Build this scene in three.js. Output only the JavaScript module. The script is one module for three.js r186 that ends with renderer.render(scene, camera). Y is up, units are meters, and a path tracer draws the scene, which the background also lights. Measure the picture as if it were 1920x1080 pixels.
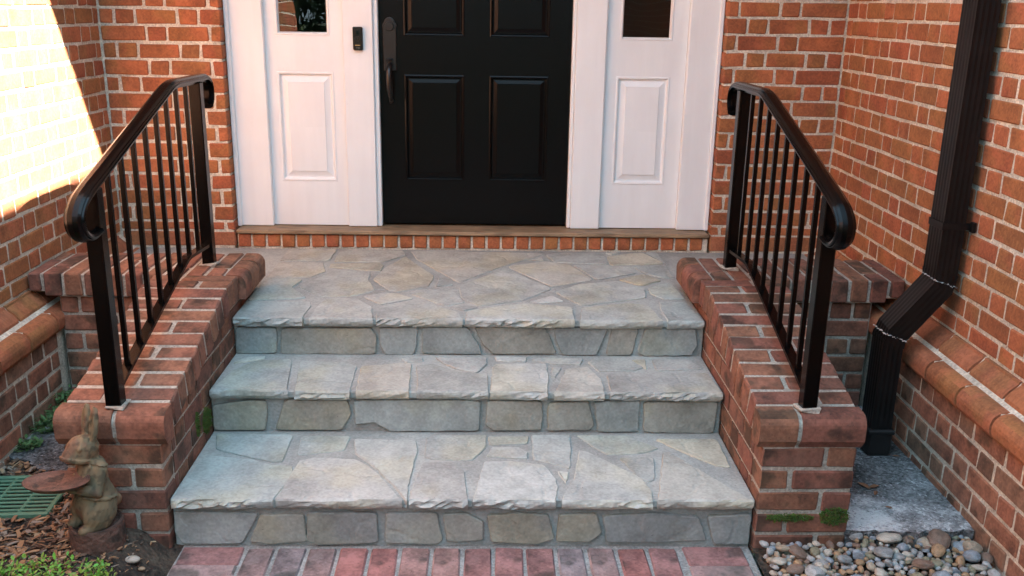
import * as THREE from 'three';
import { mergeGeometries } from 'three/addons/utils/BufferGeometryUtils.js';

// ---------------------------------------------------------------- camera, sky, sun, exposure
const scene = new THREE.Scene();
const camera = new THREE.PerspectiveCamera(34.3, 16 / 9, 0.05, 400);
camera.position.set(0.0608, 1.1473, 4.4449);
camera.rotation.order = 'YXZ';
camera.rotation.set(-0.2937, -0.0287, 0.0171);
camera.updateMatrixWorld(true);
const renderer = new THREE.WebGLRenderer();
renderer.toneMapping = THREE.LinearToneMapping;
renderer.toneMappingExposure = 12.5;
renderer.shadowMap.enabled = true;

const SUN = new THREE.Vector3(1.35, 1.0, 0.6).normalize();
{ // clear, slightly hazy summer sky, computed: paler towards the horizon and round the sun
  const w = 256, h = 128, d = new Float32Array(w * h * 4), v = new THREE.Vector3();
  for (let j = 0; j < h; j++) for (let i = 0; i < w; i++) {
    const el = ((j + 0.5) / h - 0.5) * Math.PI, az = ((i + 0.5) / w - 0.5) * 2 * Math.PI; v.set(Math.cos(az) * Math.cos(el), Math.sin(el), Math.sin(az) * Math.cos(el));
    const t = Math.pow(1 - Math.max(0, v.y), 3), g = Math.pow(Math.max(0, v.dot(SUN)), 6) * 0.12, o = (j * w + i) * 4;
    d[o] = 0.162 + 0.06 * t + g; d[o + 1] = 0.262 + 0.035 * t + g; d[o + 2] = 0.356 - 0.01 * t + g; d[o + 3] = 1;
  }
  const t = new THREE.DataTexture(d, w, h, THREE.RGBAFormat, THREE.FloatType); t.mapping = THREE.EquirectangularReflectionMapping; t.magFilter = t.minFilter = THREE.LinearFilter; t.needsUpdate = true;
  scene.background = t; scene.environment = t;
}
const sun = new THREE.DirectionalLight(new THREE.Color(1, 0.96, 0.89), 5);
sun.name = 'sun'; sun.position.copy(SUN).multiplyScalar(20); sun.target.position.set(0, 0, 1);
sun.castShadow = true;
Object.assign(sun.shadow.camera, { left: -8, right: 8, top: 8, bottom: -8, near: 1, far: 60 });
sun.shadow.mapSize.set(2048, 2048); sun.shadow.radius = 1.2;
scene.add(sun); scene.add(sun.target);

// ---------------------------------------------------------------- helpers
let seed = 12345;
function srand(n) { seed = (n * 2654435761) >>> 0 || 1; }
function rnd() { seed ^= seed << 13; seed >>>= 0; seed ^= seed >>> 17; seed ^= seed << 5; seed >>>= 0; return seed / 4294967296; }
const rr = (a, b) => a + (b - a) * rnd();
const pick = (a) => a[Math.floor(rnd() * a.length) % a.length];
const clamp = (x, a = 0, b = 1) => Math.min(b, Math.max(a, x));
const lerp = (a, b, t) => a + (b - a) * t;
const smooth = (a, b, x) => { const t = clamp((x - a) / (b - a)); return t * t * (3 - 2 * t); };
function hash3(i, j, k) { let h = (i * 374761393 + j * 668265263 + k * 2147483647) | 0; h = Math.imul(h ^ (h >>> 13), 1274126177); h ^= h >>> 16; return (h >>> 0) / 4294967296; }
function vn(x, y, z = 0, per = 0) {
  const xi = Math.floor(x), yi = Math.floor(y), zi = Math.floor(z); let fx = x - xi, fy = y - yi, fz = z - zi;
  fx = fx * fx * (3 - 2 * fx); fy = fy * fy * (3 - 2 * fy); fz = fz * fz * (3 - 2 * fz);
  const w = per ? (v) => ((v % per) + per) % per : (v) => v;
  const H = (a, b, c) => hash3(w(xi + a), w(yi + b), zi + c);
  const l = (a, b, t) => a + (b - a) * t;
  const p0 = l(l(H(0, 0, 0), H(1, 0, 0), fx), l(H(0, 1, 0), H(1, 1, 0), fx), fy);
  if (!fz) return p0;
  return l(p0, l(l(H(0, 0, 1), H(1, 0, 1), fx), l(H(0, 1, 1), H(1, 1, 1), fx), fy), fz);
}
function fbm(u, v, f, oct, s = 0) { let a = 0, w = 0.5, t = 0; for (let o = 0; o < oct; o++) { a += w * vn(u * f, v * f, s + o * 7, f); t += w; w *= 0.5; f *= 2; } return a / t; }
function fbm3(x, y, z, oct = 3) { let a = 0, w = 0.5, t = 0, f = 1; for (let o = 0; o < oct; o++) { a += w * vn(x * f + o * 17.3, y * f + o * 5.1, z * f + 0.37); t += w; w *= 0.5; f *= 2; } return a / t; }
function tex(n, metres, fn, srgb = true) {           // fn(u, v) -> [r, g, b] in 0..1 (display values for colour maps)
  const d = new Uint8Array(n * n * 4);
  for (let j = 0; j < n; j++) for (let i = 0; i < n; i++) {
    const c = fn(i / n, j / n), o = (j * n + i) * 4;
    d[o] = clamp(c[0]) * 255; d[o + 1] = clamp(c[1] ?? c[0]) * 255; d[o + 2] = clamp(c[2] ?? c[0]) * 255; d[o + 3] = 255;
  }
  const t = new THREE.DataTexture(d, n, n); t.wrapS = t.wrapT = THREE.RepeatWrapping; t.magFilter = THREE.LinearFilter; t.minFilter = THREE.LinearMipmapLinearFilter; t.generateMipmaps = true;
  if (srgb) t.colorSpace = THREE.SRGBColorSpace;
  t.repeat.set(1 / metres, 1 / metres); t.needsUpdate = true; return t;
}
const L = (r, g, b) => new THREE.Color().setRGB(r, g, b);
function mat(color, o = {}) { return new THREE.MeshStandardMaterial({ color, roughness: 0.9, ...o }); }

// pixel -> world (a pixel only gives the direction; the plane it lies on gives the distance)
const F = 1750;
function unproject(u, v, axis, c) {
  const d = new THREE.Vector3((u - 960) / F, (540 - v) / F, -1).applyQuaternion(camera.quaternion);
  const t = (c - camera.position.getComponent(axis)) / d.getComponent(axis);
  return camera.position.clone().addScaledVector(d, t);
}
const inv = camera.matrixWorld.clone().invert();
function pixelOf(p) { const q = p.clone().applyMatrix4(inv); return [960 + F * q.x / -q.z, 540 - F * q.y / -q.z, -q.z]; }
function inFrame(p, m = 40) { const [u, v, z] = pixelOf(p); return z > 0.1 && u > -m && u < 1920 + m && v > -m && v < 1080 + m; }

const used = {};
function numbered(n) { const k = used[n] ?? 0; used[n] = k + 1; return k ? n + '_' + String(k).padStart(3, '0') : n; }
function tag(o, label, category, group, kind) { o.userData.label = label; if (category) o.userData.category = category; if (group) o.userData.group = group; if (kind) o.userData.kind = kind; return o; }
function thing(name, label, category, pos = [0, 0, 0], turn = 0, group) {
  const g = new THREE.Group(); g.name = numbered(name); g.position.set(...pos); g.rotation.y = turn; scene.add(g); g.updateMatrixWorld(true);
  return tag(g, label, category, group);
}
function mesh(name, geo, m, parent = scene) { const o = new THREE.Mesh(geo, m); o.name = parent === scene ? numbered(name) : name; o.castShadow = o.receiveShadow = true; parent.add(o); return o; }
function structure(name, geo, m, label) { const o = mesh(name, geo, m); o.userData.kind = 'structure'; if (label) o.userData.label = label; return o; }

// flat-shaded triangle soup
class Soup {
  constructor() { this.p = []; this.t = []; }
  tri(a, b, c, uv) { this.p.push(...a, ...b, ...c); if (uv) this.t.push(...uv[0], ...uv[1], ...uv[2]); else this.auto(a, b, c); }
  quad(a, b, c, d) { this.tri(a, b, c); this.tri(a, c, d); }
  auto(a, b, c) {
    const n = [(b[1] - a[1]) * (c[2] - a[2]) - (b[2] - a[2]) * (c[1] - a[1]), (b[2] - a[2]) * (c[0] - a[0]) - (b[0] - a[0]) * (c[2] - a[2]), (b[0] - a[0]) * (c[1] - a[1]) - (b[1] - a[1]) * (c[0] - a[0])].map(Math.abs);
    for (const q of [a, b, c]) { if (n[0] >= n[1] && n[0] >= n[2]) this.t.push(q[2], q[1]); else if (n[1] >= n[2]) this.t.push(q[0], q[2]); else this.t.push(q[0], q[1]); }
  }
  build(off = [0, 0]) {
    const g = new THREE.BufferGeometry(); g.setAttribute('position', new THREE.Float32BufferAttribute(this.p, 3));
    const uv = this.t.slice(); for (let i = 0; i < uv.length; i += 2) { uv[i] += off[0]; uv[i + 1] += off[1]; }
    g.setAttribute('uv', new THREE.Float32BufferAttribute(uv, 2)); g.computeVertexNormals(); return g;
  }
}
// box with chamfered, slightly uneven edges, centred on the origin
function chamferBox(w, h, d, c, jit = 0, off) {
  const S = new Soup(), V = {};
  for (const x of [-1, 1]) for (const y of [-1, 1]) for (const z of [-1, 1]) {
    const P = [x * w / 2 + rr(-jit, jit), y * h / 2 + rr(-jit, jit), z * d / 2 + rr(-jit, jit) * 0.5], k = c * rr(0.7, 1.3);
    V[[x, y, z]] = [[P[0], P[1] - y * k, P[2] - z * k], [P[0] - x * k, P[1], P[2] - z * k], [P[0] - x * k, P[1] - y * k, P[2]]];
  }
  const f = (a, b, c2, d2, flip) => flip ? S.quad(a, d2, c2, b) : S.quad(a, b, c2, d2);
  for (const s of [-1, 1]) {
    f(V[[s, -1, -1]][0], V[[s, 1, -1]][0], V[[s, 1, 1]][0], V[[s, -1, 1]][0], s < 0);
    f(V[[-1, s, -1]][1], V[[-1, s, 1]][1], V[[1, s, 1]][1], V[[1, s, -1]][1], s < 0);
    f(V[[-1, -1, s]][2], V[[1, -1, s]][2], V[[1, 1, s]][2], V[[-1, 1, s]][2], s < 0);
  }
  for (const a of [-1, 1]) for (const b of [-1, 1]) {
    f(V[[a, b, -1]][0], V[[a, b, -1]][1], V[[a, b, 1]][1], V[[a, b, 1]][0], a * b < 0);
    f(V[[a, -1, b]][0], V[[a, 1, b]][0], V[[a, 1, b]][2], V[[a, -1, b]][2], a * b < 0);
    f(V[[-1, a, b]][1], V[[-1, a, b]][2], V[[1, a, b]][2], V[[1, a, b]][1], a * b < 0);
  }
  for (const x of [-1, 1]) for (const y of [-1, 1]) for (const z of [-1, 1]) { const v = V[[x, y, z]]; x * y * z > 0 ? S.tri(v[0], v[1], v[2]) : S.tri(v[0], v[2], v[1]); }
  return S.build(off ?? [rr(0, 3), rr(0, 3)]);
}
const box = (w, h, d, x = 0, y = 0, z = 0, c = 0.003) => { const g = chamferBox(w, h, d, c, 0, [x, y]); g.translate(x, y, z); return g; };
const span = (x0, x1, y0, y1, z0, z1, c = 0.003) => box(x1 - x0, y1 - y0, z1 - z0, (x0 + x1) / 2, (y0 + y1) / 2, (z0 + z1) / 2, c);
// a profile in the (a, b) plane swept along the third axis; axes: 'x' sweeps along x with profile (z, y); 'z' sweeps along z with profile (x, y)
function sweep(profile, from, to, axis) {
  const S = new Soup(), at = axis === 'x' ? (p, s) => [s, p[1], p[0]] : (p, s) => [p[0], p[1], s];
  let area = 0; for (let i = 0; i < profile.length; i++) { const a = profile[i], b = profile[(i + 1) % profile.length]; area += a[0] * b[1] - b[0] * a[1]; }
  let P = area > 0 ? profile : profile.slice().reverse(); if (axis === 'x') P = P.slice().reverse();
  for (let i = 0; i < P.length; i++) { const a = P[i], b = P[(i + 1) % P.length]; S.quad(at(a, from), at(b, from), at(b, to), at(a, to)); }
  const c = P.map((p) => new THREE.Vector2(p[0], p[1]));
  for (const [i, j, k] of THREE.ShapeUtils.triangulateShape(c, [])) { S.tri(at(P[i], to), at(P[j], to), at(P[k], to)); S.tri(at(P[i], from), at(P[k], from), at(P[j], from)); }
  const g = S.build([rr(0, 3), rr(0, 3)]); return g;
}

// ---------------------------------------------------------------- procedural surfaces
const paintMap = tex(1024, 1.2, (u, v) => { const a = fbm(u, v, 5, 4, 121), s = vn(u * 300, v * 300, 122, 300), r = fbm(u, v * 0.1, 40, 3, 123); let k = 0.965 + (a - 0.5) * 0.05 + (r - 0.5) * 0.03; if (s > 0.994) k -= 0.12; return [k, k, k * 0.995]; });
const brickMap = tex(1024, 1.1, (u, v) => {
  const a = fbm(u, v, 10, 4, 1), b = fbm(u, v, 26, 3, 2), g = fbm(u, v, 160, 2, 3), s = vn(u * 330, v * 330, 4, 330), o = smooth(0.52, 0.68, fbm(u, v, 9, 3, 9));
  let k = 0.88 + (a - 0.5) * 0.24 + (b - 0.5) * 0.2 + (g - 0.5) * 0.22; if (s > 0.95) k += 0.14; if (s < 0.045) k -= 0.28;
  return [k * (1 - 0.05 * o), k * (1 + 0.02 * o), k * (1 - 0.04 * o)];
});
const brickBump = tex(512, 0.55, (u, v) => { const g = fbm(u, v, 70, 3, 3), b = fbm(u, v, 14, 3, 5), s = vn(u * 150, v * 150, 9, 150); return [0.35 + g * 0.3 + b * 0.35 - (s < 0.08 ? 0.3 : 0)]; }, false);
const dirtyBrickMap = tex(1024, 1.1, (u, v) => {
  const a = fbm(u, v, 9, 4, 21), b = fbm(u, v, 30, 3, 22), g = fbm(u, v, 140, 2, 23), s = vn(u * 300, v * 300, 24, 300), dk = smooth(0.54, 0.72, fbm(u, v, 12, 4, 27)), wh = smooth(0.64, 0.76, fbm(u, v, 16, 4, 29));
  let k = 0.84 + (a - 0.5) * 0.4 + (b - 0.5) * 0.3 + (g - 0.5) * 0.25; if (s > 0.965) k += 0.3; if (s < 0.05) k -= 0.3; k *= 1 - 0.34 * dk;
  return [lerp(k, 0.92, wh * 0.25), lerp(k * (1 + 0.08 * dk), 0.98, wh * 0.3), lerp(k * (1 + 0.06 * dk), 0.98, wh * 0.3)];
});
const mortarMap = tex(512, 0.5, (u, v) => { const a = fbm(u, v, 8, 3, 31), g = fbm(u, v, 90, 2, 32), s = vn(u * 200, v * 200, 33, 200); const k = 0.84 + (a - 0.5) * 0.2 + (g - 0.5) * 0.3 - (s < 0.06 ? 0.25 : 0); return [k, k, k]; });
const mortarBump = tex(512, 0.3, (u, v) => { const g = fbm(u, v, 60, 3, 35), b = fbm(u, v, 12, 2, 36); return [g * 0.6 + b * 0.4]; }, false);
const stoneMap = tex(1024, 1.3, (u, v) => {
  const a = fbm(u, v, 5, 5, 41), b = fbm(u, v, 22, 4, 42), g = fbm(u, v, 180, 2, 43), w = smooth(0.5, 0.75, fbm(u, v, 7, 4, 47)), s = vn(u * 260, v * 260, 44, 260);
  let k = 0.88 + (a - 0.5) * 0.26 + (b - 0.5) * 0.2 + (g - 0.5) * 0.14; if (s < 0.012) k -= 0.35; if (s > 0.985) k += 0.1;
  return [k * (1 + 0.03 * w), k * (1 + 0.01 * w), k * (1 - 0.04 * w)];
});
const stoneBump = tex(1024, 1.3, (u, v) => { const a = fbm(u, v, 6, 5, 51), b = fbm(u, v, 26, 4, 52), g = fbm(u, v, 150, 2, 53), r = 1 - Math.abs(2 * fbm(u, v, 9, 4, 55) - 1); return [a * 0.4 + b * 0.22 + g * 0.12 + smooth(0.86, 0.97, r) * 0.2]; }, false);
const groutMap = tex(512, 0.8, (u, v) => { const a = fbm(u, v, 5, 4, 61), g = fbm(u, v, 120, 2, 62); const k = 0.88 + (a - 0.5) * 0.3 + (g - 0.5) * 0.16; return [k, k, k]; });
const concreteMap = tex(1024, 0.9, (u, v) => {
  const a = fbm(u, v, 4, 5, 71), w = smooth(0.46, 0.6, fbm(u, v, 3, 5, 79)), g = fbm(u, v, 110, 2, 72), s = vn(u * 130, v * 130, 73, 130), s2 = vn(u * 210, v * 210, 74, 210);
  let k = 0.47 + (a - 0.5) * 1.0 + (g - 0.5) * 0.4 + w * 0.34; if (s > 0.86) k += 0.22; if (s2 < 0.14) k -= 0.28;
  return [k, k * 1.0, k * 1.01];
});
const concreteBump = tex(512, 0.45, (u, v) => { const g = fbm(u, v, 60, 3, 75), s = vn(u * 64, v * 64, 76, 64); return [g * 0.6 + (s > 0.7 ? 0.4 : 0)]; }, false);
const soilMap = tex(512, 0.7, (u, v) => { const a = fbm(u, v, 9, 4, 81), g = fbm(u, v, 90, 2, 82); const k = 0.7 + (a - 0.5) * 0.7 + (g - 0.5) * 0.5; return [k, k * 0.97, k * 0.93]; });
const soilBump = tex(512, 0.35, (u, v) => [fbm(u, v, 16, 5, 84)], false);
const woodMap = tex(512, 0.5, (u, v) => { const g = fbm(u * 0.12, v, 60, 3, 91), a = fbm(u, v, 6, 3, 92); const k = 0.8 + (g - 0.5) * 0.5 + (a - 0.5) * 0.25; return [k, k, k]; });
const paintBump = tex(512, 0.5, (u, v) => [fbm(u, v * 0.15, 70, 3, 95) * 0.6 + fbm(u, v, 12, 3, 96) * 0.4], false);
const scratchMap = tex(512, 0.6, (u, v) => { const a = fbm(u, v * 0.06, 70, 3, 101), b = fbm(u, v, 9, 4, 102); const k = 0.75 + (b - 0.5) * 0.5 + smooth(0.66, 0.8, a) * smooth(0.5, 0.7, b) * 0.8; return [k, k, k * 1.02]; });

const wallBrick = [[0.44, 0.138, 0.055], [0.46, 0.15, 0.06], [0.41, 0.12, 0.052], [0.43, 0.148, 0.058], [0.39, 0.112, 0.05], [0.42, 0.135, 0.055], [0.39, 0.132, 0.056], [0.45, 0.14, 0.057]].map((c) => mat(L(...c), { map: brickMap, bumpMap: brickBump, bumpScale: 0.003, roughness: 0.92 }));
const pierBrick = [[0.285, 0.118, 0.072], [0.245, 0.098, 0.066], [0.30, 0.132, 0.076], [0.23, 0.104, 0.07], [0.275, 0.128, 0.074], [0.25, 0.12, 0.073]].map((c) => mat(L(...c), { map: dirtyBrickMap, bumpMap: brickBump, bumpScale: 0.003, roughness: 0.9 }));
const plinthBrick = [[0.36, 0.15, 0.085], [0.32, 0.145, 0.088], [0.38, 0.145, 0.082], [0.29, 0.15, 0.09]].map((c) => mat(L(...c), { map: dirtyBrickMap, bumpMap: brickBump, bumpScale: 0.003, roughness: 0.92 }));
const paverBrick = [[0.37, 0.19, 0.175], [0.40, 0.175, 0.155], [0.34, 0.235, 0.22], [0.31, 0.25, 0.25], [0.38, 0.225, 0.20]].map((c) => mat(L(...c), { map: dirtyBrickMap, bumpMap: brickBump, bumpScale: 0.003, roughness: 0.88 }));
const shapedBrick = [[0.42, 0.15, 0.062], [0.38, 0.125, 0.055], [0.40, 0.14, 0.066]].map((c) => mat(L(...c), { map: brickMap, bumpMap: brickBump, bumpScale: 0.002, roughness: 0.85 }));
const M = {
  mortar: mat(L(0.79, 0.71, 0.57), { map: mortarMap, bumpMap: mortarBump, bumpScale: 0.004 }),
  pierMortar: mat(L(0.50, 0.46, 0.385), { map: mortarMap, bumpMap: mortarBump, bumpScale: 0.004 }),
  paverMortar: mat(L(0.40, 0.40, 0.375), { map: mortarMap, bumpMap: mortarBump, bumpScale: 0.004 }),
  grout: mat(L(0.385, 0.40, 0.37), { map: groutMap, bumpMap: mortarBump, bumpScale: 0.002, roughness: 0.85 }),
  concrete: mat(L(0.60, 0.60, 0.585), { map: concreteMap, bumpMap: concreteBump, bumpScale: 0.006 }),
  soil: mat(L(0.085, 0.062, 0.045), { map: soilMap, bumpMap: soilBump, bumpScale: 0.02 }),
  lawn: mat(L(0.07, 0.11, 0.03), { map: soilMap }),
  white: mat(L(0.83, 0.845, 0.85), { map: paintMap, roughness: 0.38, bumpMap: paintBump, bumpScale: 0.0004 }),
  black: new THREE.MeshPhysicalMaterial({ color: L(0.0028, 0.0026, 0.0026), roughness: 0.26, bumpMap: paintBump, bumpScale: 0.0005, specularIntensity: 0.35 }),
  rail: new THREE.MeshPhysicalMaterial({ color: L(0.0016, 0.0014, 0.0014), roughness: 0.23, specularIntensity: 0.36 }),
  spout: new THREE.MeshPhysicalMaterial({ color: L(0.0075, 0.0066, 0.0064), map: scratchMap, roughness: 0.42, specularIntensity: 0.6 }),
  sealant: mat(L(0.5, 0.5, 0.48), { roughness: 0.6 }),
  iron: mat(L(0.010, 0.008, 0.0075), { map: scratchMap, roughness: 0.6 }),
  bronze: new THREE.MeshPhysicalMaterial({ color: L(0.008, 0.006, 0.005), roughness: 0.34 }),
  wood: mat(L(0.40, 0.27, 0.155), { map: woodMap, roughness: 0.6 }),
  sillGapDark: mat(L(0.10, 0.065, 0.045), { map: woodMap, roughness: 0.7 }),
  glass: new THREE.MeshPhysicalMaterial({ color: L(1, 1, 1), roughness: 0.01, transmission: 1, thickness: 0, ior: 1.5 }),
  room: mat(L(0.05, 0.045, 0.04)),
  roof: mat(L(0.09, 0.08, 0.075), { map: soilMap }),
  soffit: mat(L(0.72, 0.71, 0.69), { roughness: 0.6 }),
  green: mat(L(0.09, 0.20, 0.125), { roughness: 0.5 }),
};

// ---------------------------------------------------------------- brick walls
const SL = 0.180, HL = 0.083, J = 0.0118, C = 0.0757, BED0 = 0.128;
const geoCache = {};
function brickGeo(w, h, d, c = 0.0042, jit = 0.0024) {
  const k = [w, h, d].map((x) => Math.round(x * 500)).join('_'); const set = geoCache[k] ??= [];
  if (set.length < 6) { const g = chamferBox(w, h, d, c, jit); set.push(g); return g; }
  return pick(set);
}
function bond(a, b, phase, S = SL, H = HL, j = J) {      // Flemish bond between a and b; returns [from, to] pairs
  const P = S + H + 2 * j, out = []; let x = a - ((((a - phase) % P) + P) % P), s = true;
  while (x < b) { const w = s ? S : H; let p = Math.max(x, a), q = Math.min(x + w, b); if (!out.length && p - a < 0.034) p = a; const last = b - q < 0.034; if (last) q = b; if (q - p > 0.022) out.push([p, q]); if (last) break; x += w + j; s = !s; }
  return out;
}
const outOfFrame = new THREE.BoxGeometry(1, 1, 1);
// bricks: list of {x, y, z, w, h, d} in wall coordinates (centre); those in frame become parts, the rest one mass
function layBricks(parent, list, mats, most = 295, tilt = 0.004) {
  const far = [], near = [], p = new THREE.Vector3(), S = new THREE.Matrix4();
  for (const b of list) { p.set(b.x, b.y, b.z + b.d / 2).applyMatrix4(parent.matrixWorld); (inFrame(p, 30) ? near : far).push(Object.assign(b, { s: pixelOf(p)[2] })); }
  near.sort((a, b) => a.s - b.s); while (near.length > most) far.push(near.pop());
  for (const b of near) {
    const o = mesh('brick', brickGeo(b.w, b.h, b.d), b.m ?? pick(mats), parent);
    o.position.set(b.x, b.y, b.z + rr(-0.0018, 0.0018)); o.rotation.set(rr(-tilt, tilt), rr(-tilt, tilt), rr(-tilt, tilt));
  }
  if (far.length) {
    const im = new THREE.InstancedMesh(outOfFrame, mats[0], far.length); im.name = 'brickwork'; im.userData.kind = 'stuff';
    far.forEach((b, i) => { S.makeScale(b.w, b.h, b.d).setPosition(b.x, b.y, b.z); im.setMatrixAt(i, S); im.setColorAt(i, L(rr(0.8, 1.1), rr(0.8, 1.1), rr(0.8, 1.1))); });
    parent.add(im);
  }
}
function coursesFrom(y0, y1, out = []) { for (let k = 0; ; k++) { const a = BED0 + k * C; if (a > y1) break; if (a + C > y0) out.push([a + J / 2, a + C - J / 2, k]); } return out; }

// the wall with the door: two brick flanks and the brickwork above the frame
const OPEN = 1.16, XL = -1.707, XR = 1.717, TOP = 2.62;
srand(3);
{
  for (const s of [-1, 1]) {
    const g = thing('brick_wall', s < 0 ? 'orange brick flank between the white door frame and the sunlit wall' : 'orange brick flank between the white door frame and the downspout wall', 'wall', [0, 0, 0], 0, 'brick walls round the porch');
    const x0 = s < 0 ? XL : OPEN, x1 = s < 0 ? -OPEN : XR, list = [];
    mesh('mortar', span(s < 0 ? x0 - 0.2 : x0 + 0.007, s < 0 ? x1 - 0.007 : x1 + 0.2, -0.5, TOP, -0.2, -0.0045, 0.0005), M.mortar, g);
    const put = (a, b, y0, y1, m) => { const p = s < 0 ? -b : a, q = s < 0 ? -a : b; list.push({ x: (p + q) / 2, y: (y0 + y1) / 2, z: -0.05, w: q - p, h: y1 - y0, d: 0.1, m }); };
    const W = s < 0 ? -XL : XR;
    for (const [y0, y1, k] of coursesFrom(0.1, TOP - 0.08)) {
      if (k % 2) { put(OPEN, OPEN + 0.046, y0, y1); for (const [a, b] of bond(OPEN + 0.046 + J, W - 0.006, OPEN + 0.0575)) put(a, b, y0, y1); }
      else { put(OPEN, OPEN + 0.092, y0, y1); for (const [a, b] of bond(OPEN + 0.092 + J, W - 0.006, OPEN + 0.198)) put(a, b, y0, y1); }
    }
    for (const [a, b] of bond(OPEN, W - 0.006, OPEN + 0.05)) put(a, b, 0.084, BED0 - J / 2);
    for (let x = OPEN; x < W - 0.03; x += 0.2) put(x, Math.min(x + 0.19, W - 0.006), 0.004, 0.074, shapedBrick[2]);
    layBricks(g, list, wallBrick);
  }
  const g = thing('brick_wall', 'brickwork above the white door frame under the porch roof', 'wall', [0, 0, 0], 0, 'brick walls round the porch');
  mesh('mortar', span(-OPEN - 0.004, OPEN + 0.004, 2.32, TOP, -0.2, -0.02), wallBrick[0], g);
}
// the two side walls with their water table of shaped bricks; local x runs along the wall, local z points out of it
const coveProfile = [[-0.06, -0.002], [0.052, -0.002], [0.05, 0.012], [0.036, 0.03], [0.018, 0.045], [0.008, 0.054], [0.006, 0.062], [-0.06, 0.062]];      // (out, y)
const bullProfile = (() => { const p = [[-0.02, -0.090], [0.112, -0.090], [0.122, -0.075], [0.124, -0.05]]; for (let i = 0; i <= 6; i++) { const a = i / 6 * Math.PI / 2; p.push([0.078 + 0.046 * Math.cos(a), -0.052 + 0.046 * Math.sin(a)]); } p.push([-0.02, -0.006]); return p; })();
function sideWall(left) {
  const g = thing('brick_wall', left ? 'sunlit brick side wall with white glare above the rabbit statue' : 'shaded brick side wall carrying the dark downspout', 'wall', [left ? XL : XR, 0, 0], left ? Math.PI / 2 : -Math.PI / 2, 'brick walls round the porch');
  const sg = left ? -1 : 1, zEnd = left ? 4.2 : 7.5, list = [];       // local x = sg * world z
  const along = (z0, z1) => [Math.min(sg * z0, sg * z1), Math.max(sg * z0, sg * z1)];
  { const [a, b] = along(-0.25, zEnd); mesh('mortar', span(a, b, 0.058, TOP + 0.25, -0.22, -0.0045, 0.0005), M.mortar, g); }
  { const [a, b] = along(-0.25, zEnd); mesh('mortar', span(a, b, -0.7, -0.012, -0.215, 0.0955, 0.0005), M.mortar, g); }
  { const [a, b] = along(-0.006, zEnd); mesh('mortar', sweep([[-0.19, -0.02], [0.092, -0.02], [0.062, -0.004], [0.042, 0.006], [0.012, 0.04], [-0.002, 0.0585], [-0.19, 0.0585]].map(([o, y]) => [o, y]), a, b, 'x'), M.mortar, g); }
  const put = (z0, z1, y0, y1, out, d, m) => { const [a, b] = along(z0, z1); list.push({ x: (a + b) / 2, y: (y0 + y1) / 2, z: out - d / 2, w: b - a, h: y1 - y0, d, m }); };
  for (const [y0, y1, k] of coursesFrom(0.1, TOP + 0.16)) for (const [a, b] of bond(0.004, zEnd, (left ? 0.06 : 0.075) + (k % 2 ? 0.1435 : 0))) put(a, b, y0, y1, 0, 0.06);
  for (const [a, b] of bond(0.004, zEnd, 0.03)) put(a, b, 0.070, BED0 - J / 2, 0, 0.06);
  for (let k = 0; k < 7; k++) { const y1 = -0.094 - k * C; for (const [a, b] of bond(0.985, zEnd, 0.05 + (k % 2 ? 0.1435 : 0))) put(a, b, y1 - C + J, y1, 0.1, 0.06, pick(plinthBrick)); }
  layBricks(g, list, wallBrick, 300);
  for (const [prof, ph, name] of [[coveProfile, 0.05, 'cove_brick'], [bullProfile, 0.13, 'bullnose_brick']]) {
    const far = [];
    for (let z = ph - 0.22; z < zEnd - 0.3; z += 0.221) {
      const z0 = Math.max(z, 0.01), z1 = z + 0.209; if (z1 < 0.05) continue;
      const [a, b] = along(z0, z1), geo = sweep(prof, a, b, 'x');
      if (z0 < 2.4 && (z0 > 0.7 || name === 'cove_brick')) { const o = mesh(name, geo, pick(shapedBrick), g); o.position.y = rr(-0.002, 0.002); } else far.push(geo);
    }
    const o = mesh(name + '_run', mergeGeometries(far), shapedBrick[0], g); o.userData.kind = 'stuff';
  }
  return g;
}
srand(5); sideWall(true); srand(6); sideWall(false);

// roofs (outside the frame: they cast the shade that lies over the porch)
function slab(name, label, pts, x0, x1, m) { const o = mesh(name, sweep(pts, x0, x1, 'x'), m); return tag(o, label, 'roof'); }
tag(mesh('porch_roof', span(XL + 0.004, XR - 0.004, 2.5, 2.62, -0.3, 1.175), M.soffit), 'flat white porch roof over the front door', 'roof');
tag(mesh('wing_roof', sweep([[1.45, 2.64], [4.6, 4.06], [4.6, 4.16], [1.45, 2.74]], -0.6, 7.8, 'z'), M.roof), 'dark pitched roof over the wall with the downspout', 'roof');
tag(mesh('wing_roof', sweep([[-1.68, 2.88], [-5, 4.3], [-5, 4.4], [-1.68, 2.97]], -0.6, 4.4, 'z'), M.roof), 'dark pitched roof over the sunlit wall', 'roof');

// ---------------------------------------------------------------- ground
{
  const g = new THREE.PlaneGeometry(160, 160); g.rotateX(-Math.PI / 2); g.attributes.uv.array.forEach((v, i, a) => { a[i] = v * 160; });
  structure('ground', g, M.lawn).position.y = -0.56;
}
function bed(x0, x1, z0, z1, y, amp, name, m, yf) {
  const nx = Math.ceil((x1 - x0) / 0.025), nz = Math.ceil((z1 - z0) / 0.025), g = new THREE.PlaneGeometry(x1 - x0, z1 - z0, nx, nz); g.rotateX(-Math.PI / 2); g.translate((x0 + x1) / 2, 0, (z0 + z1) / 2);
  const p = g.attributes.position, uv = g.attributes.uv;
  for (let i = 0; i < p.count; i++) { const x = p.getX(i), z = p.getZ(i); p.setY(i, (yf ? yf(x, z) : y) + (fbm3(x * 9, z * 9, 3, 3) - 0.5) * amp); uv.setXY(i, x, z); }
  g.computeVertexNormals(); return structure(name, g, m);
}
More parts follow.
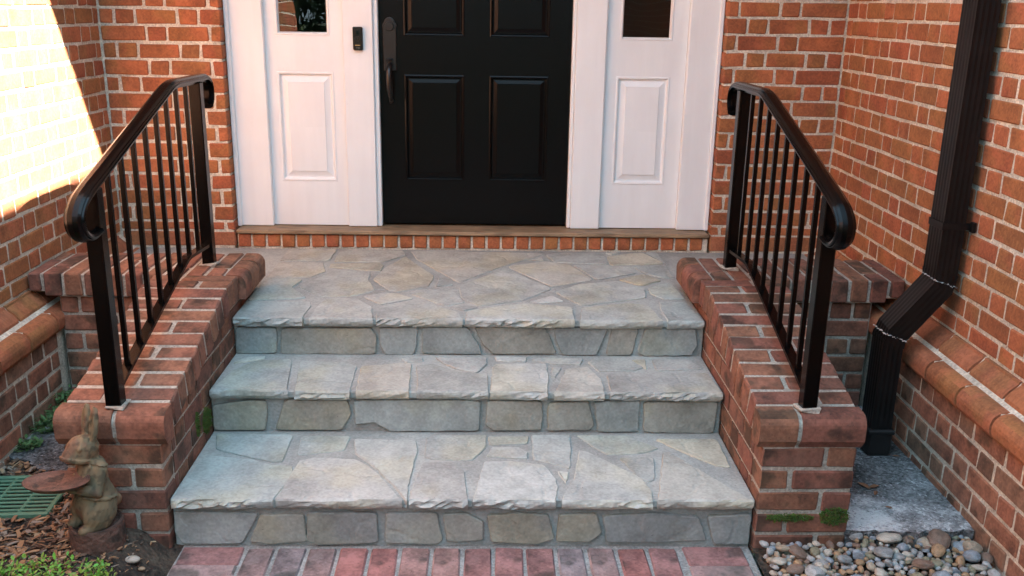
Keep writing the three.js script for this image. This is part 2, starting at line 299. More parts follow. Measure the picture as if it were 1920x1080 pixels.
const soilY = (x, z) => -0.412 - 0.09 * smooth(-1.03, -0.885, x) - 0.03 * smooth(2.1, 2.6, z) - (Math.abs(x + 1.455) < 0.135 && Math.abs(z - 1.705) < 0.12 ? 0.11 : 0);
bed(-3.4, -0.855, 1.0, 3.6, 0, 0.03, 'garden_soil', M.soil, soilY);
bed(0.905, 1.66, 1.7, 3.4, -0.482, 0.02, 'gravel_bed', M.soil);

// unseen trees, added behind the viewer to keep the low sky off the steps
function addedTree(x, z, h, r, label) {
  const g = thing('added_tree', label, 'tree', [x, -0.56, z], 0, 'trees added out of view to block low sky');
  mesh('trunk', new THREE.CylinderGeometry(0.09, 0.16, h * 0.5, 9).translate(0, h * 0.25, 0), addedTree.b ??= mat(L(0.10, 0.075, 0.055)), g);
  const S = new Soup(); for (let i = 0; i < 5000; i++) { const a = rr(0, 6.28), u = rr(-1, 1), q = Math.cbrt(rr(0.15, 1)), k = Math.sqrt(1 - u * u), n = 0.75 + 0.5 * fbm3(Math.cos(a) * 2 + x, u * 2, Math.sin(a) * 2, 2), c = [Math.cos(a) * k * q * r * n, h * 0.56 + u * q * h * 0.46 * n, Math.sin(a) * k * q * r * n]; const e = 0.11, t = () => [c[0] + rr(-e, e), c[1] + rr(-e, e), c[2] + rr(-e, e)]; S.tri(t(), t(), t()); }
  mesh('crown', S.build(), addedTree.l ??= mat(L(0.045, 0.075, 0.022), { side: THREE.DoubleSide }), g);
}
srand(7);
[[-7.5, 10.5, 6.2, 2.1], [-4.2, 11.5, 7, 2.3], [-1.2, 10.8, 6.4, 2.2], [2.0, 11.8, 7.2, 2.4], [5.0, 11, 6.6, 2.2], [-10, 7.5, 6.8, 2.3]].forEach(([x, z, h, r]) => addedTree(x, z, h, r, 'broad dark green tree added out of view to block low sky'));

{
  const g = thing('added_hedge', 'clipped dark green foliage row added out of view to block low sky', 'added_hedge', [-1, -0.56, 8.6]);  // unseen foliage row, added to darken the low sky and the glass reflections
  const S = new Soup(); for (let i = 0; i < 26000; i++) { const c = [rr(-8, 8), rr(0.02, 2.3) + 0.12 * rnd(), rr(-0.45, 0.45)], e = 0.075, t = () => [c[0] + rr(-e, e), c[1] + rr(-e, e), c[2] + rr(-e, e)]; S.tri(t(), t(), t()); }
  mesh('foliage', S.build(), addedTree.l, g);
}

// concrete slabs on both sides
function concreteSlab(pts, y, label, sl) {
  const S = new Soup(), n = pts.length, yy = (p) => y - sl * (p[1] - 1);
  const rs = []; for (let i = 0; i < n; i++) { const a = pts[i], b = pts[(i + 1) % n], k = Math.max(1, Math.round(Math.hypot(b[0] - a[0], b[1] - a[1]) / 0.03)); for (let j = 0; j < k; j++) { const t = j / k, r = 0.012; rs.push([lerp(a[0], b[0], t) + rr(-r, r), lerp(a[1], b[1], t) + rr(-r, r)]); } }
  const v2 = rs.map((p) => new THREE.Vector2(p[0], p[1])), cw = THREE.ShapeUtils.area(v2) < 0;
  for (const [i, j, k] of THREE.ShapeUtils.triangulateShape(v2, [])) { const T = [rs[i], rs[j], rs[k]].map((p) => [p[0], yy(p), p[1]]); cw ? S.tri(...T) : S.tri(T[0], T[2], T[1]); }
  for (let i = 0; i < rs.length; i++) { const a = rs[i], b = rs[(i + 1) % rs.length], q = [[a[0], yy(a), a[1]], [b[0], yy(b), b[1]], [b[0] + rr(-0.004, 0.004), y - 0.12, b[1] + 0.004], [a[0], y - 0.12, a[1]]]; S.quad(...q); }
  return structure('concrete_slab', S.build(), M.concrete, label);
}
srand(8);
concreteSlab([[1.195, 0.9], [1.66, 0.9], [1.66, 1.8], [1.60, 1.875], [1.4, 1.885], [1.205, 1.875]], -0.42, 'stained grey concrete slab under the downspout', 0.0);
concreteSlab([[-1.66, 0.9], [-1.195, 0.9], [-1.2, 1.56], [-1.36, 1.55], [-1.455, 1.525], [-1.553, 1.47], [-1.645, 1.43], [-1.72, 1.40]], -0.395, 'pale grey concrete slab behind the rabbit statue', 0.0);

// brick walkway
srand(9);
{
  const g = thing('brick_walkway', 'pinkish brick walkway at the foot of the stone steps', 'walkway'); g.userData.kind = 'structure'; delete g.userData.category;
  mesh('mortar', span(-0.885, 0.905, -0.6, -0.4945, 1.80, 5.2), M.paverMortar, g);
  const top = -0.488, rows = [];
  const put = (x0, x1, z0, z1, turn = 0) => rows.push([x0, x1, z0, z1]);
  for (let r = 0; r < 12; r++) {
    const z0 = 1.868 + r * 0.205;
    for (let k = 0; k < 14; k++) put(-0.678 + k * 0.0967, -0.678 + k * 0.0967 + 0.0855, z0, z0 + 0.195);
    for (const x of [-0.878, 0.69]) for (let k = 0; k < 2; k++) put(x, x + 0.19, z0 + k * 0.1025 - (r ? 0 : 0.01), z0 + k * 0.1025 + 0.0905);
  }
  for (const [x0, x1, z0, z1] of rows) { const o = mesh('brick', brickGeo(x1 - x0, 0.05, z1 - z0, 0.005, 0.002), pick(paverBrick), g); o.position.set((x0 + x1) / 2, top - 0.025 + rr(-0.0015, 0.0015), (z0 + z1) / 2); o.rotation.set(rr(-0.006, 0.006), rr(-0.012, 0.012), rr(-0.006, 0.006)); }
}

// ---------------------------------------------------------------- stone steps
const WS = 0.9104, Y2 = -0.1505, Y1 = -0.3133, YG = -0.488, Z3 = 1.069, Z2 = 1.416, Z1 = 1.879, R3 = 1.039, R2 = 1.386, R1 = 1.849;
const stoneTint = { b: [0.44, 0.48, 0.45], g: [0.465, 0.488, 0.45], t: [0.495, 0.49, 0.43], p: [0.468, 0.475, 0.437], w: [0.525, 0.545, 0.505], y: [0.52, 0.50, 0.40], o: [0.36, 0.365, 0.315], s: [0.35, 0.39, 0.37], d: [0.33, 0.355, 0.335] };  // o, s, d: same stone on the risers, their shade put into the colour
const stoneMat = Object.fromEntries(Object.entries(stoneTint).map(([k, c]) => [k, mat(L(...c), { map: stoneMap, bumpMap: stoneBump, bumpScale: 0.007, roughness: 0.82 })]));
const zone = { A: [420, 440, 4], B: [860, 440, 4], C: [300, 650, 24 / 7], D: [860, 650, 24 / 7], E: [300, 900, 24 / 7], F: [860, 900, 24 / 7] };
const px = (z, x, y) => [zone[z][0] + x / zone[z][2], zone[z][1] + y / zone[z][2]];
function trace(str, axis, c) {          // "A 40,100 850,105 B 10,20 ..." -> points on the plane
  let z = 'A'; const out = [];
  for (const w of str.trim().split(/\s+/)) { if (zone[w]) { z = w; continue; } const [x, y] = w.split(',').map(Number), p = unproject(...px(z, x, y), axis, c); out.push(axis === 1 ? [p.x, p.z] : [p.x, p.y]); }
  return out;
}
function outline(pts, step, amp, keep) {  // soften the corners, then resample with a broken edge
  let P = pts; const q = [];
  for (let i = 0; i < P.length; i++) { const a = P[i], b = P[(i + 1) % P.length], z = P[(i + P.length - 1) % P.length]; const r = keep && keep(a) ? 0.0 : 0.075; if (!r) q.push(a); else { q.push([lerp(a[0], z[0], r), lerp(a[1], z[1], r)], [lerp(a[0], (z[0] + b[0]) / 2, 0.05), lerp(a[1], (z[1] + b[1]) / 2, 0.05)], [lerp(a[0], b[0], r), lerp(a[1], b[1], r)]); } }
  const out = [], off = rr(0, 50);
  for (let i = 0; i < q.length; i++) {
    const a = q[i], b = q[(i + 1) % q.length], l = Math.hypot(b[0] - a[0], b[1] - a[1]), k = Math.max(1, Math.round(l / step)), n = [-(b[1] - a[1]) / (l || 1), (b[0] - a[0]) / (l || 1)];
    for (let j = 0; j < k; j++) { const t = j / k, p = [lerp(a[0], b[0], t), lerp(a[1], b[1], t)], e = keep && keep(p) ? 0 : amp * (2 * fbm3(p[0] * 38 + off, p[1] * 38, 0.5, 2) - 1); out.push([p[0] + n[0] * e, p[1] + n[1] * e]); }
  }
  return out;
}
function inset(P, d) {
  const n = P.length, ccw = THREE.ShapeUtils.area(P.map((p) => new THREE.Vector2(...p))) > 0 ? 1 : -1;
  return P.map((p, i) => { const a = P[(i + n - 1) % n], b = P[(i + 1) % n], dx = b[0] - a[0], dy = b[1] - a[1], l = Math.hypot(dx, dy) || 1; return [p[0] - ccw * dy / l * d, p[1] + ccw * dx / l * d]; });
}
// levels: list of [outline, height]; first is the top
function skin(levels, to) {
  const S = new Soup(), n = levels[0][0].length, v2 = levels[0][0].map((p) => new THREE.Vector2(...p)), ccw = THREE.ShapeUtils.area(v2) > 0;
  const face = (a, b, c) => ccw ? S.tri(a, b, c) : S.tri(a, c, b);
  for (const [i, j, k] of THREE.ShapeUtils.triangulateShape(v2, [])) face(...[i, j, k].map((m) => to(levels[0][0][m], levels[0][1], m, 0)));
  for (let l = 0; l + 1 < levels.length; l++) for (let i = 0; i < n; i++) {
    const k = (i + 1) % n, a = to(levels[l][0][i], levels[l][1], i, l), b = to(levels[l][0][k], levels[l][1], k, l), c = to(levels[l + 1][0][k], levels[l + 1][1], k, l + 1), d = to(levels[l + 1][0][i], levels[l + 1][1], i, l + 1);
    face(a, d, c); face(a, c, b);
  }
  return S.build([rr(0, 5), rr(0, 5)]);
}
function flagstone(str, y, zf, tint, parent) {
  let P = trace(str, 1, y).map(([x, z]) => [clamp(x, -WS + 0.012, WS - 0.012), z]);
  const front = zf !== null && Math.max(...P.map((p) => p[1])) > zf - 0.05;
  if (front) P = P.map(([x, z]) => z > zf - 0.035 ? [x, zf] : [x, z]);
  P = inset(P, 0.0);
  const isF = (p) => front && p[1] > zf - 0.004;
  const O = outline(P, 0.016, 0.0035, isF), off = rr(0, 90), dy = rr(-0.002, 0.0015);
  const T = inset(O, 0.0025);
  const flip = (p, h) => [p[0], y + dy + h, p[1]];
  let levels;
  if (!front) levels = [[T, 0], [O, -0.0022], [O, -0.02]];
  else {
    const at = (h, base, amp, f) => [O.map((p) => { if (!isF(p)) return p; const big = fbm3(p[0] * 11 + off, h * 25, 4.5, 2), m = 0.3 + 1.5 * smooth(0.35, 0.7, fbm3(p[0] * 7 + off, 3, 1.5, 2)); return [p[0] + 0.003 * (hash3(Math.round(p[0] * 400), Math.round(h * 1000), 5) - 0.5), p[1] + base + 0.010 * (big - 0.5) + amp * m * (2 * fbm3(p[0] * f + off, h * 95, 1.5, 2) - 1)]; }), h];
    levels = [[T.map((p, i) => isF(O[i]) ? [p[0], O[i][1] - 0.006 + 0.008 * (fbm3(p[0] * 40 + off, 0, 2.5, 2) - 0.5)] : p), 0], at(-0.005, -0.001, 0.006, 45), at(-0.013, 0.001, 0.010, 60), at(-0.021, 0.0, 0.011, 55), at(-0.029, -0.004, 0.010, 50), at(-0.036 + 0.0, -0.011, 0.008, 45)];
    levels.push([levels[5][0].map((p) => [p[0], p[1] - 0.02]), -0.0362]);
  }
  return mesh('flagstone', skin(levels, flip), stoneMat[tint], parent);
}
function riserStone(str, z, tint, parent) {
  const P = trace(str, 2, z).map(([x, y]) => [clamp(x, -WS + 0.01, WS - 0.01), y]), O = outline(inset(P, -0.004), 0.016, 0.003);
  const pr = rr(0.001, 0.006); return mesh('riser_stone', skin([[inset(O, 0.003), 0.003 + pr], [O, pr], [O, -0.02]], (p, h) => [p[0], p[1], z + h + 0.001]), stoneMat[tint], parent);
}
srand(11);
{
  const g = thing('stone_steps', 'grey flagstone steps with chiselled edges rising to the porch', 'steps');
  const treads = [
    ['landing', 0, Z3, [-1.62, 1.63], 0.001, [
      ['t', 'A 40,100 850,105 790,190 270,190 150,150'], ['t', 'A 240,198 745,205 762,270 650,312 240,310'], ['t', 'A 880,108 1340,112 1362,150 1250,185 1180,200 820,200'], ['y', 'A 800,215 1170,205 1200,230 1180,265 1060,262 790,240'],
      ['t', 'A 1400,118 B 660,135 340,228 0,355 A 1590,260 1440,175'], ['t', 'A 1360,160 1400,185 1570,300 1570,330 1530,385 1300,420 1240,415 1115,330 1210,240'], ['g', 'A 560,385 830,260 1100,270 1085,340 1140,410 960,455 720,460'],
      ['b', 'A 180,325 560,320 590,340 510,390 620,470 200,490 120,480'], ['b', 'A 130,498 650,498 655,530 580,632 20,632'], ['g', 'A 760,480 830,468 1000,475 1110,540 1115,632 630,632 690,540'], ['w', 'A 1040,460 1200,432 1310,440 1420,475 1180,520'],
      ['g', 'A 1200,520 1480,500 1760,580 1790,632 1140,632 1140,590'], ['g', 'A 1400,440 1680,398 1735,430 1805,505 1660,530'], ['g', 'A 1590,385 1610,320 1720,370'],
      ['g', 'B 0,380 350,250 380,265 700,400 480,490 150,530 20,470'], ['g', 'B -40,545 40,515 150,540 40,565'], ['g', 'B 60,570 480,515 850,540 870,632 50,632'], ['w', 'B 530,500 700,455 790,495 640,510'],
      ['t', 'B 360,235 640,195 830,220 1010,335 700,385'], ['t', 'B 500,185 620,170 640,190'], ['g', 'B 655,150 740,135 1080,135 1125,220 720,205'], ['g', 'B 850,225 1280,240 1330,285 1040,335'], ['y', 'B 1110,165 1280,140 1380,135 1600,215 1140,225'],
      ['w', 'B 1100,135 1210,130 1150,150'], ['b', 'B 1400,130 1700,140 1690,215 1650,210'], ['b', 'B 1310,240 1670,235 1680,320 1530,320 1400,290'], ['y', 'B 1200,335 1380,295 1520,340 1370,380'],
      ['g', 'B 720,425 900,370 1190,345 1400,400 1405,470 920,530'], ['g', 'B 920,545 1250,510 1420,520 1530,632 910,632'], ['b', 'B 1420,395 1580,350 1700,475 1540,480 1440,440'], ['b', 'B 1500,500 1700,500 1880,645 1570,645 1520,570']]],
    ['tread', Y2, Z2, [-WS + 0.004, WS - 0.004], 0.72, [
      ['w', 'C 480,95 560,65 680,58 670,75 470,105'], ['b', 'C 380,230 470,150 620,90 850,80 820,280 300,280'], ['b', 'C 880,180 900,85 1180,95 1270,120 1220,280 865,280'], ['t', 'C 1290,125 1620,100 1600,280 1260,280'], ['g', 'C 1550,70 1690,68 1690,90 1580,95'],
      ['g', 'C 1650,120 1750,110 D 0,160 190,175 190,280 C 1650,280'], ['w', 'C 1770,65 D 180,70 180,110 120,165 0,145 C 1830,110'], ['w', 'D 230,62 440,68 430,92 240,90'], ['w', 'D 220,110 560,105 580,180 570,280 200,280'], ['g', 'D 470,85 520,70 800,75 780,112 620,108'],
      ['g', 'D 600,125 665,130 620,195 595,190'], ['t', 'D 690,140 830,125 920,210 940,290 615,285'], ['g', 'D 830,95 870,75 1090,75 1190,130 1130,150 900,155'], ['y', 'D 1110,80 1200,75 1210,145'], ['p', 'D 1240,80 1480,80 1575,140 1270,150'], ['p', 'D 950,170 1600,165 1720,295 975,292']]],
    ['tread', Y1, Z1, [-WS + 0.004, WS - 0.004], 1.05, [
      ['b', 'C 365,560 860,565 790,735 720,740 360,655'], ['b', 'C 910,570 1225,570 1190,660 880,695'], ['b', 'C 290,690 600,720 720,755 850,760 860,820 720,985 20,985'], ['p', 'C 890,730 1000,710 1260,720 1380,790 1560,960 1550,985 740,985'], ['g', 'C 1250,590 1640,600 1660,650 1600,890 1590,960 1400,790 1250,680'],
      ['g', 'C 1710,570 D 180,565 180,640 90,725 C 1740,720 1700,700'], ['p', 'C 1690,740 1900,740 1960,800 1980,985 1600,985 1620,900'], ['g', 'D 190,575 450,575 440,620 200,630'], ['w', 'D 215,645 390,645 445,680 440,715 175,705'], ['g', 'D 465,565 720,565 720,780 560,735 480,720'],
      ['w', 'D 160,735 330,730 550,755 630,850 640,900 625,990 90,985'], ['w', 'D 635,795 710,800 690,880'], ['w', 'D 770,660 830,670 1180,840 1250,930 1250,990 665,985 680,930 740,850'], ['b', 'D 755,565 1120,570 1150,600 1290,650 1200,680 960,690 880,650'],
      ['g', 'D 1030,710 1260,710 1260,850 1220,865 1150,830'], ['y', 'D 1260,590 1660,590 1750,770 1650,760 1450,680'], ['t', 'D 1310,680 1350,675 1880,970 1930,990 1280,990 1290,900']]]];
  for (const [name, y, zf, [xa, xb], z0, stones] of treads) {
    const t = mesh(name, name === 'landing' ? mergeGeometries([span(xa, xb, y - 0.034, y - 0.0055, z0, 0.67), span(-WS + 0.004, WS - 0.004, y - 0.034, y - 0.0055, 0.6705, zf - 0.014, 0.004)]) : span(xa, xb, y - 0.034, y - 0.0055, z0, zf - 0.014, 0.004), M.grout, g);
    for (const [tint, s] of stones) flagstone(s, y, zf, tint, t);
  }
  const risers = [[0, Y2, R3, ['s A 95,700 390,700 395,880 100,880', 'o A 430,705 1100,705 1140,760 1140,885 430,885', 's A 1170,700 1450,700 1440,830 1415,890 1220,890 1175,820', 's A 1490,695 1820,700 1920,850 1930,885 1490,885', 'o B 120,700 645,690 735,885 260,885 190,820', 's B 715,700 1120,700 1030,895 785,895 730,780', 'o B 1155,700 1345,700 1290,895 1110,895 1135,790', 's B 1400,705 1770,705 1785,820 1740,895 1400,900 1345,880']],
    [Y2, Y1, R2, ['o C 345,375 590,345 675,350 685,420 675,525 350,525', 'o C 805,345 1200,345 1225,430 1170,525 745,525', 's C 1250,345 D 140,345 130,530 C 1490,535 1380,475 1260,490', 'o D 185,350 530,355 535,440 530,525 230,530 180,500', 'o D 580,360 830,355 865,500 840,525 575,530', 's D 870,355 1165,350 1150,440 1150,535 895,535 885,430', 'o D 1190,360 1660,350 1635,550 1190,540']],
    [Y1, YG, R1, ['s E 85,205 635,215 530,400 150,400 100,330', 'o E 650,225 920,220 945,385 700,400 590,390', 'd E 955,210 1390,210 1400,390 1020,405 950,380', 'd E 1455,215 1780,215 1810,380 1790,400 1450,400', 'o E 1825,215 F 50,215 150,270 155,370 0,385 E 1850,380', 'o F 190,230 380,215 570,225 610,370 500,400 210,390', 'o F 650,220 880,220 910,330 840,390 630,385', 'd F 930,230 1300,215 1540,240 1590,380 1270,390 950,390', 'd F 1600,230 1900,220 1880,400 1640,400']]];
  for (const [y1, y0, z, stones] of risers) {
    const r = mesh('riser', span(-WS + 0.003, WS - 0.003, y0 - 0.03, y1 - 0.0345, z - 0.3, z - 0.005), M.grout, g);
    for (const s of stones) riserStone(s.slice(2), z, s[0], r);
  }
}

// ---------------------------------------------------------------- brick cheek walls beside the steps, and the porch's front walls
const capTop = (z) => z < 1.12 ? 0.14 : lerp(0.14, -0.018, clamp((z - 1.12) / 0.70));
function clipAbove(P, f) {        // keep the part of polygon P (z, y) below y = f(z)
  const out = [];
  for (let i = 0; i < P.length; i++) { const a = P[i], b = P[(i + 1) % P.length], da = f(a[0]) - a[1], db = f(b[0]) - b[1]; if (da >= 0) out.push(a); if (da * db < 0) { const t = da / (da - db); out.push([lerp(a[0], b[0], t), lerp(a[1], b[1], t)]); } }
  return out;
}
function pier(s) {
  const g = thing('brick_cheek_wall', s < 0 ? 'low brick cheek wall with sloping cap beside the rabbit statue' : 'low brick cheek wall with sloping cap beside the pebble bed', 'wall', [0, 0, 0], 0, 'brick cheek walls flanking the steps');
  const X = (x) => s * x, sx = (a, b, ...r) => s < 0 ? span(-b, -a, ...r) : span(a, b, ...r);
  const cap = (z) => capTop(z) - 0.098;
  const prof = [[0.9, -0.6], [1.874, -0.6], [1.874, -0.128]]; for (let z = 1.82; z > 1.0; z -= 0.05) prof.push([z, cap(z) + 0.02]); prof.push([0.9, cap(0.9) + 0.02]);
  mesh('mortar', sweep(prof, X(0.9135), X(1.1965), 'x'), M.pierMortar, g);
  // front face
  for (let k = 0; k < 5; k++) {
    const y1 = -0.134 - k * C, y0 = y1 - C + J, cut = k % 2 ? 0.91 + 0.088 : 1.2 - 0.088 - 0.012;
    for (const [a, b] of [[0.91, cut], [cut + 0.012, 1.2]]) { const o = mesh('brick', brickGeo(b - a, y1 - y0, 0.09, 0.005, 0.002), pick(pierBrick), g); o.position.set(X((a + b) / 2), (y0 + y1) / 2, 1.835 + rr(-0.002, 0.002)); }
  }
  // faces along the steps and along the slab
  for (const [x, dir] of [[0.91, -1], [1.2, 1]]) for (let k = -4; k < 5; k++) {
    const y1 = -0.134 - k * C, y0 = y1 - C + J;
    for (const [a, b] of bond(dir < 0 ? 0.7 : 0.96, 1.784, 0.9 + (k % 2 ? 0.14 : 0))) {
      const P = clipAbove([[a, y0], [b, y0], [b, y1], [a, y1]], (z) => cap(z) - 0.006); if (P.length < 3) continue;
      const hgt = Math.max(...P.map((p) => p[1])) - Math.min(...P.map((p) => p[1])); if (hgt < 0.012) continue;
      const f = X(x + dir * 0 - dir * 0.03), e = X(x); mesh('brick', sweep(P, Math.min(f, e), Math.max(f, e), 'x'), pick(pierBrick), g);
    }
  }
  // sloping rowlock cap
  for (let i = 0; i < 11; i++) {
    const z = 0.981 + 0.0757 * (i + 0.5), y = capTop(z), a = Math.atan2(capTop(z - 0.03) - capTop(z + 0.03), 0.06), cut = i % 2 ? 1.012 + rr(-0.01, 0.01) : 1.09 + rr(-0.01, 0.01);
    for (const [p, q] of [[0.893, cut], [cut + 0.013, 1.208]]) {
      const o = mesh('cap_brick', brickGeo(q - p, 0.098, 0.065, 0.005, 0.0022), pick(pierBrick), g);
      o.position.set(X((p + q) / 2 + rr(-0.002, 0.002)), y - 0.049 * Math.cos(a) + rr(-0.002, 0.002), z - 0.049 * Math.sin(a)); o.rotation.set(a + rr(-0.012, 0.012), rr(-0.008, 0.008), rr(-0.006, 0.006));
    }
  }
  { // mortar under and between the cap bricks
    const P = []; for (let z = 0.976; z <= 1.815; z += 0.02) P.push([z, capTop(z) - 0.0045]); P.push([1.815, capTop(1.815) - 0.0045]); for (let z = 1.815; z >= 0.976; z -= 0.02) P.push([z, capTop(z) - 0.094]);
    mesh('mortar', sweep(P, X(0.898), X(1.203), 'x'), M.pierMortar, g);
  }
  // rounded front cap
  const bull = [[1.822, -0.128], [1.880, -0.128], [1.898, -0.102], [1.900, -0.062]]; for (let i = 0; i <= 6; i++) { const t = i / 6 * Math.PI / 2; bull.push([1.862 + 0.038 * Math.cos(t), -0.058 + 0.038 * Math.sin(t)]); } bull.push([1.822, -0.019]);
  const cut = s < 0 ? 1.03 : 1.005;
  for (const [p, q] of [[0.888, cut], [cut + 0.014, 1.212]]) mesh('bullnose_brick', sweep(bull, X(p), X(q), 'x'), pick(pierBrick), g);
  mesh('mortar', sweep(bull.map(([z, y]) => [z - (z > 1.85 ? 0.006 : -0.001), y - (y > -0.1 ? 0.005 : -0.002)]), X(cut - 0.003), X(cut + 0.017), 'x'), M.pierMortar, g);
}
srand(13); pier(-1); srand(14); pier(1);

function porchSide(s) {
  const g = thing('porch_side_wall', s < 0 ? 'low brick porch wall with upright brick edging by the sunlit wall' : 'low brick porch wall with upright brick edging behind the downspout', 'wall', [0, 0, 0], 0, 'low brick walls at the porch edge');
  const X = (x) => s * x, sp = (a, b, ...r) => s < 0 ? span(-b, -a, ...r) : span(a, b, ...r), XW = s < 0 ? -XL : XR;
  mesh('mortar', sp(0.917, 1.596, -0.6, 0.043, 0.655, 0.9445), M.pierMortar, g);
  mesh('mortar', sp(1.5965, XW - 0.008, 0.064, 0.134, 0.66, 0.965), M.pierMortar, g);
  mesh('mortar', sp(0.94, 1.5960, 0.0435, 0.134, 0.66, 0.965), M.pierMortar, g);
  for (let k = 0; k < 7; k++) {
    const y1 = 0.038 - k * C, y0 = y1 - C + J;
    for (const [a, b] of bond(1.205, 1.592, 1.24 + (k % 2 ? 0.14 : 0))) { const o = mesh('brick', brickGeo(b - a, y1 - y0, 0.06, 0.004, 0.002), pick(pierBrick), g); o.position.set(X((a + b) / 2), (y0 + y1) / 2, 0.92 + rr(-0.002, 0.002)); }
  }
  for (let i = 0, x = 0.952; x < XW - 0.03; i++, x += 0.0775) {
    const w = Math.min(0.064, XW - 0.012 - x), cut = i % 2 ? 0.755 : 0.862, lo = x > 1.58 ? 0.068 : 0.047;
    for (const [a, b] of [[0.652, cut], [cut + 0.012, 0.975]]) { const o = mesh('edging_brick', brickGeo(w, 0.14 - lo, b - a, 0.005, 0.0022), pick(pierBrick), g); o.position.set(X(x + w / 2), (0.14 + lo) / 2 + rr(-0.0025, 0.0025), (a + b) / 2); o.rotation.y = rr(-0.012, 0.012); }
  }
  const P = [[0.94, 0.045], [0.868, 0.045], [0.866, 0.1]]; for (let i = 0; i <= 6; i++) { const t = i / 6 * Math.PI / 2; P.push([0.902 - 0.036 * Math.cos(t), 0.102 + 0.039 * Math.sin(t)]); } P.push([0.94, 0.141]);
  for (const [a, b] of [[0.650, 0.752], [0.763, 0.868], [0.879, 0.977]]) mesh('bullnose_brick', sweep(P.map(([x, y]) => [X(x), y]), a, b, 'z'), pick(pierBrick), g);
  mesh('mortar', sweep(P.map(([x, y]) => [X(Math.max(x + 0.004, 0.872)), y - 0.004]), 0.66, 0.97, 'z'), M.pierMortar, g);
}
srand(15); porchSide(-1); srand(16); porchSide(1);

// ---------------------------------------------------------------- door, sidelights, frame
function ringPanel(w, h, steps) {      // concentric rectangles [inset, z]; the last is capped
  const S = new Soup(), R = steps.map(([i, z]) => [[-w / 2 + i, -h / 2 + i, z], [w / 2 - i, -h / 2 + i, z], [w / 2 - i, h / 2 - i, z], [-w / 2 + i, h / 2 - i, z]]);
  for (let k = 0; k + 1 < R.length; k++) for (let i = 0; i < 4; i++) { const j = (i + 1) % 4; S.quad(R[k][i], R[k][j], R[k + 1][j], R[k + 1][i]); }
  S.quad(...R[R.length - 1]); return S.build();
}
function ringFrame(w, h, steps) { const S = new Soup(), R = steps.map(([i, z]) => [[-w / 2 + i, -h / 2 + i, z], [w / 2 - i, -h / 2 + i, z], [w / 2 - i, h / 2 - i, z], [-w / 2 + i, h / 2 - i, z]]); for (let k = 0; k + 1 < R.length; k++) for (let i = 0; i < 4; i++) { const j = (i + 1) % 4; S.quad(R[k][i], R[k][j], R[k + 1][j], R[k + 1][i]); } return S.build(); }
function leafWithHoles(x0, x1, y0, y1, holes, depth) {
  const sh = new THREE.Shape([[x0, y0], [x1, y0], [x1, y1], [x0, y1]].map((p) => new THREE.Vector2(...p)));
  for (const [a, b, c, d] of holes) sh.holes.push(new THREE.Path([[a, c], [a, d], [b, d], [b, c]].map((p) => new THREE.Vector2(...p))));
  const g = new THREE.ExtrudeGeometry(sh, { depth, bevelEnabled: false }); g.translate(0, 0, -depth); return g;
}
const SILL = 0.088;
{
  const g = thing('front_door', 'glossy black panelled front door with dark handle', 'door', [0, 0, -0.12]);
  const holes = []; for (const [y0, y1] of [[0.318, 0.824], [1.005, 1.62], [1.74, 2.0]]) for (const [a, b] of [[-0.338, -0.054], [0.068, 0.349]]) holes.push([a, b, y0, y1]);
  mesh('door_slab', leafWithHoles(-0.455, 0.455, SILL + 0.012, 2.13, holes, 0.045), M.black, g);
  for (const [a, b, c, d] of holes) { const o = mesh('panel', ringPanel(b - a, d - c, [[-0.001, 0.0005], [0.004, 0.003], [0.009, 0.002], [0.015, -0.007], [0.020, -0.007], [0.036, -0.003], [0.0375, -0.001]]), M.black, g); o.position.set((a + b) / 2, (c + d) / 2, 0); }
  // handle set
  const h = new THREE.Group(); h.name = 'handle_set'; g.add(h); h.position.set(-0.405, 0, 0);
  const sh = new THREE.Shape(); sh.moveTo(-0.027, 0.845); sh.lineTo(0.027, 0.845); sh.lineTo(0.029, 1.04); sh.quadraticCurveTo(0.034, 1.052, 0.024, 1.06); sh.quadraticCurveTo(0.018, 1.082, 0, 1.084); sh.quadraticCurveTo(-0.018, 1.082, -0.024, 1.06); sh.quadraticCurveTo(-0.034, 1.052, -0.029, 1.04); sh.closePath();
  mesh('escutcheon', new THREE.ExtrudeGeometry(sh, { depth: 0.006, bevelThickness: 0.003, bevelSize: 0.003, bevelSegments: 2 }), M.bronze, h);
  const cyl = new THREE.CylinderGeometry(0.019, 0.022, 0.016, 24); cyl.rotateX(Math.PI / 2); mesh('lock_cylinder', cyl, M.bronze, h).position.set(0, 1.045, 0.014);
  const th = new THREE.SphereGeometry(0.014, 16, 10); th.scale(1, 0.45, 1.6); mesh('thumb_latch', th, M.bronze, h).position.set(0, 0.895, 0.022);
  const grip = new THREE.CatmullRomCurve3([[0, 0.872, 0.005], [0, 0.868, 0.035], [-0.002, 0.845, 0.055], [0, 0.80, 0.062], [0.002, 0.755, 0.054], [0.004, 0.715, 0.034], [0.005, 0.700, 0.004]].map((p) => new THREE.Vector3(...p)));
  const tg = new THREE.TubeGeometry(grip, 40, 0.0125, 12); { const p = tg.attributes.position; for (let i = 0; i < p.count; i++) { const r = Math.floor(i / 13) / 40, c = grip.getPointAt(Math.min(1, r)), k = 0.62 + 0.55 * Math.sin(Math.PI * Math.min(1, 0.15 + r * 0.8)); p.setXYZ(i, c.x + (p.getX(i) - c.x) * k, c.y + (p.getY(i) - c.y) * k, c.z + (p.getZ(i) - c.z) * k); } tg.computeVertexNormals(); }
  mesh('grip', tg, M.bronze, h);
  const ft = new THREE.SphereGeometry(0.013, 14, 10); ft.scale(1, 1, 0.6); mesh('grip_foot', ft, M.bronze, h).position.set(0.005, 0.698, 0.004);
}
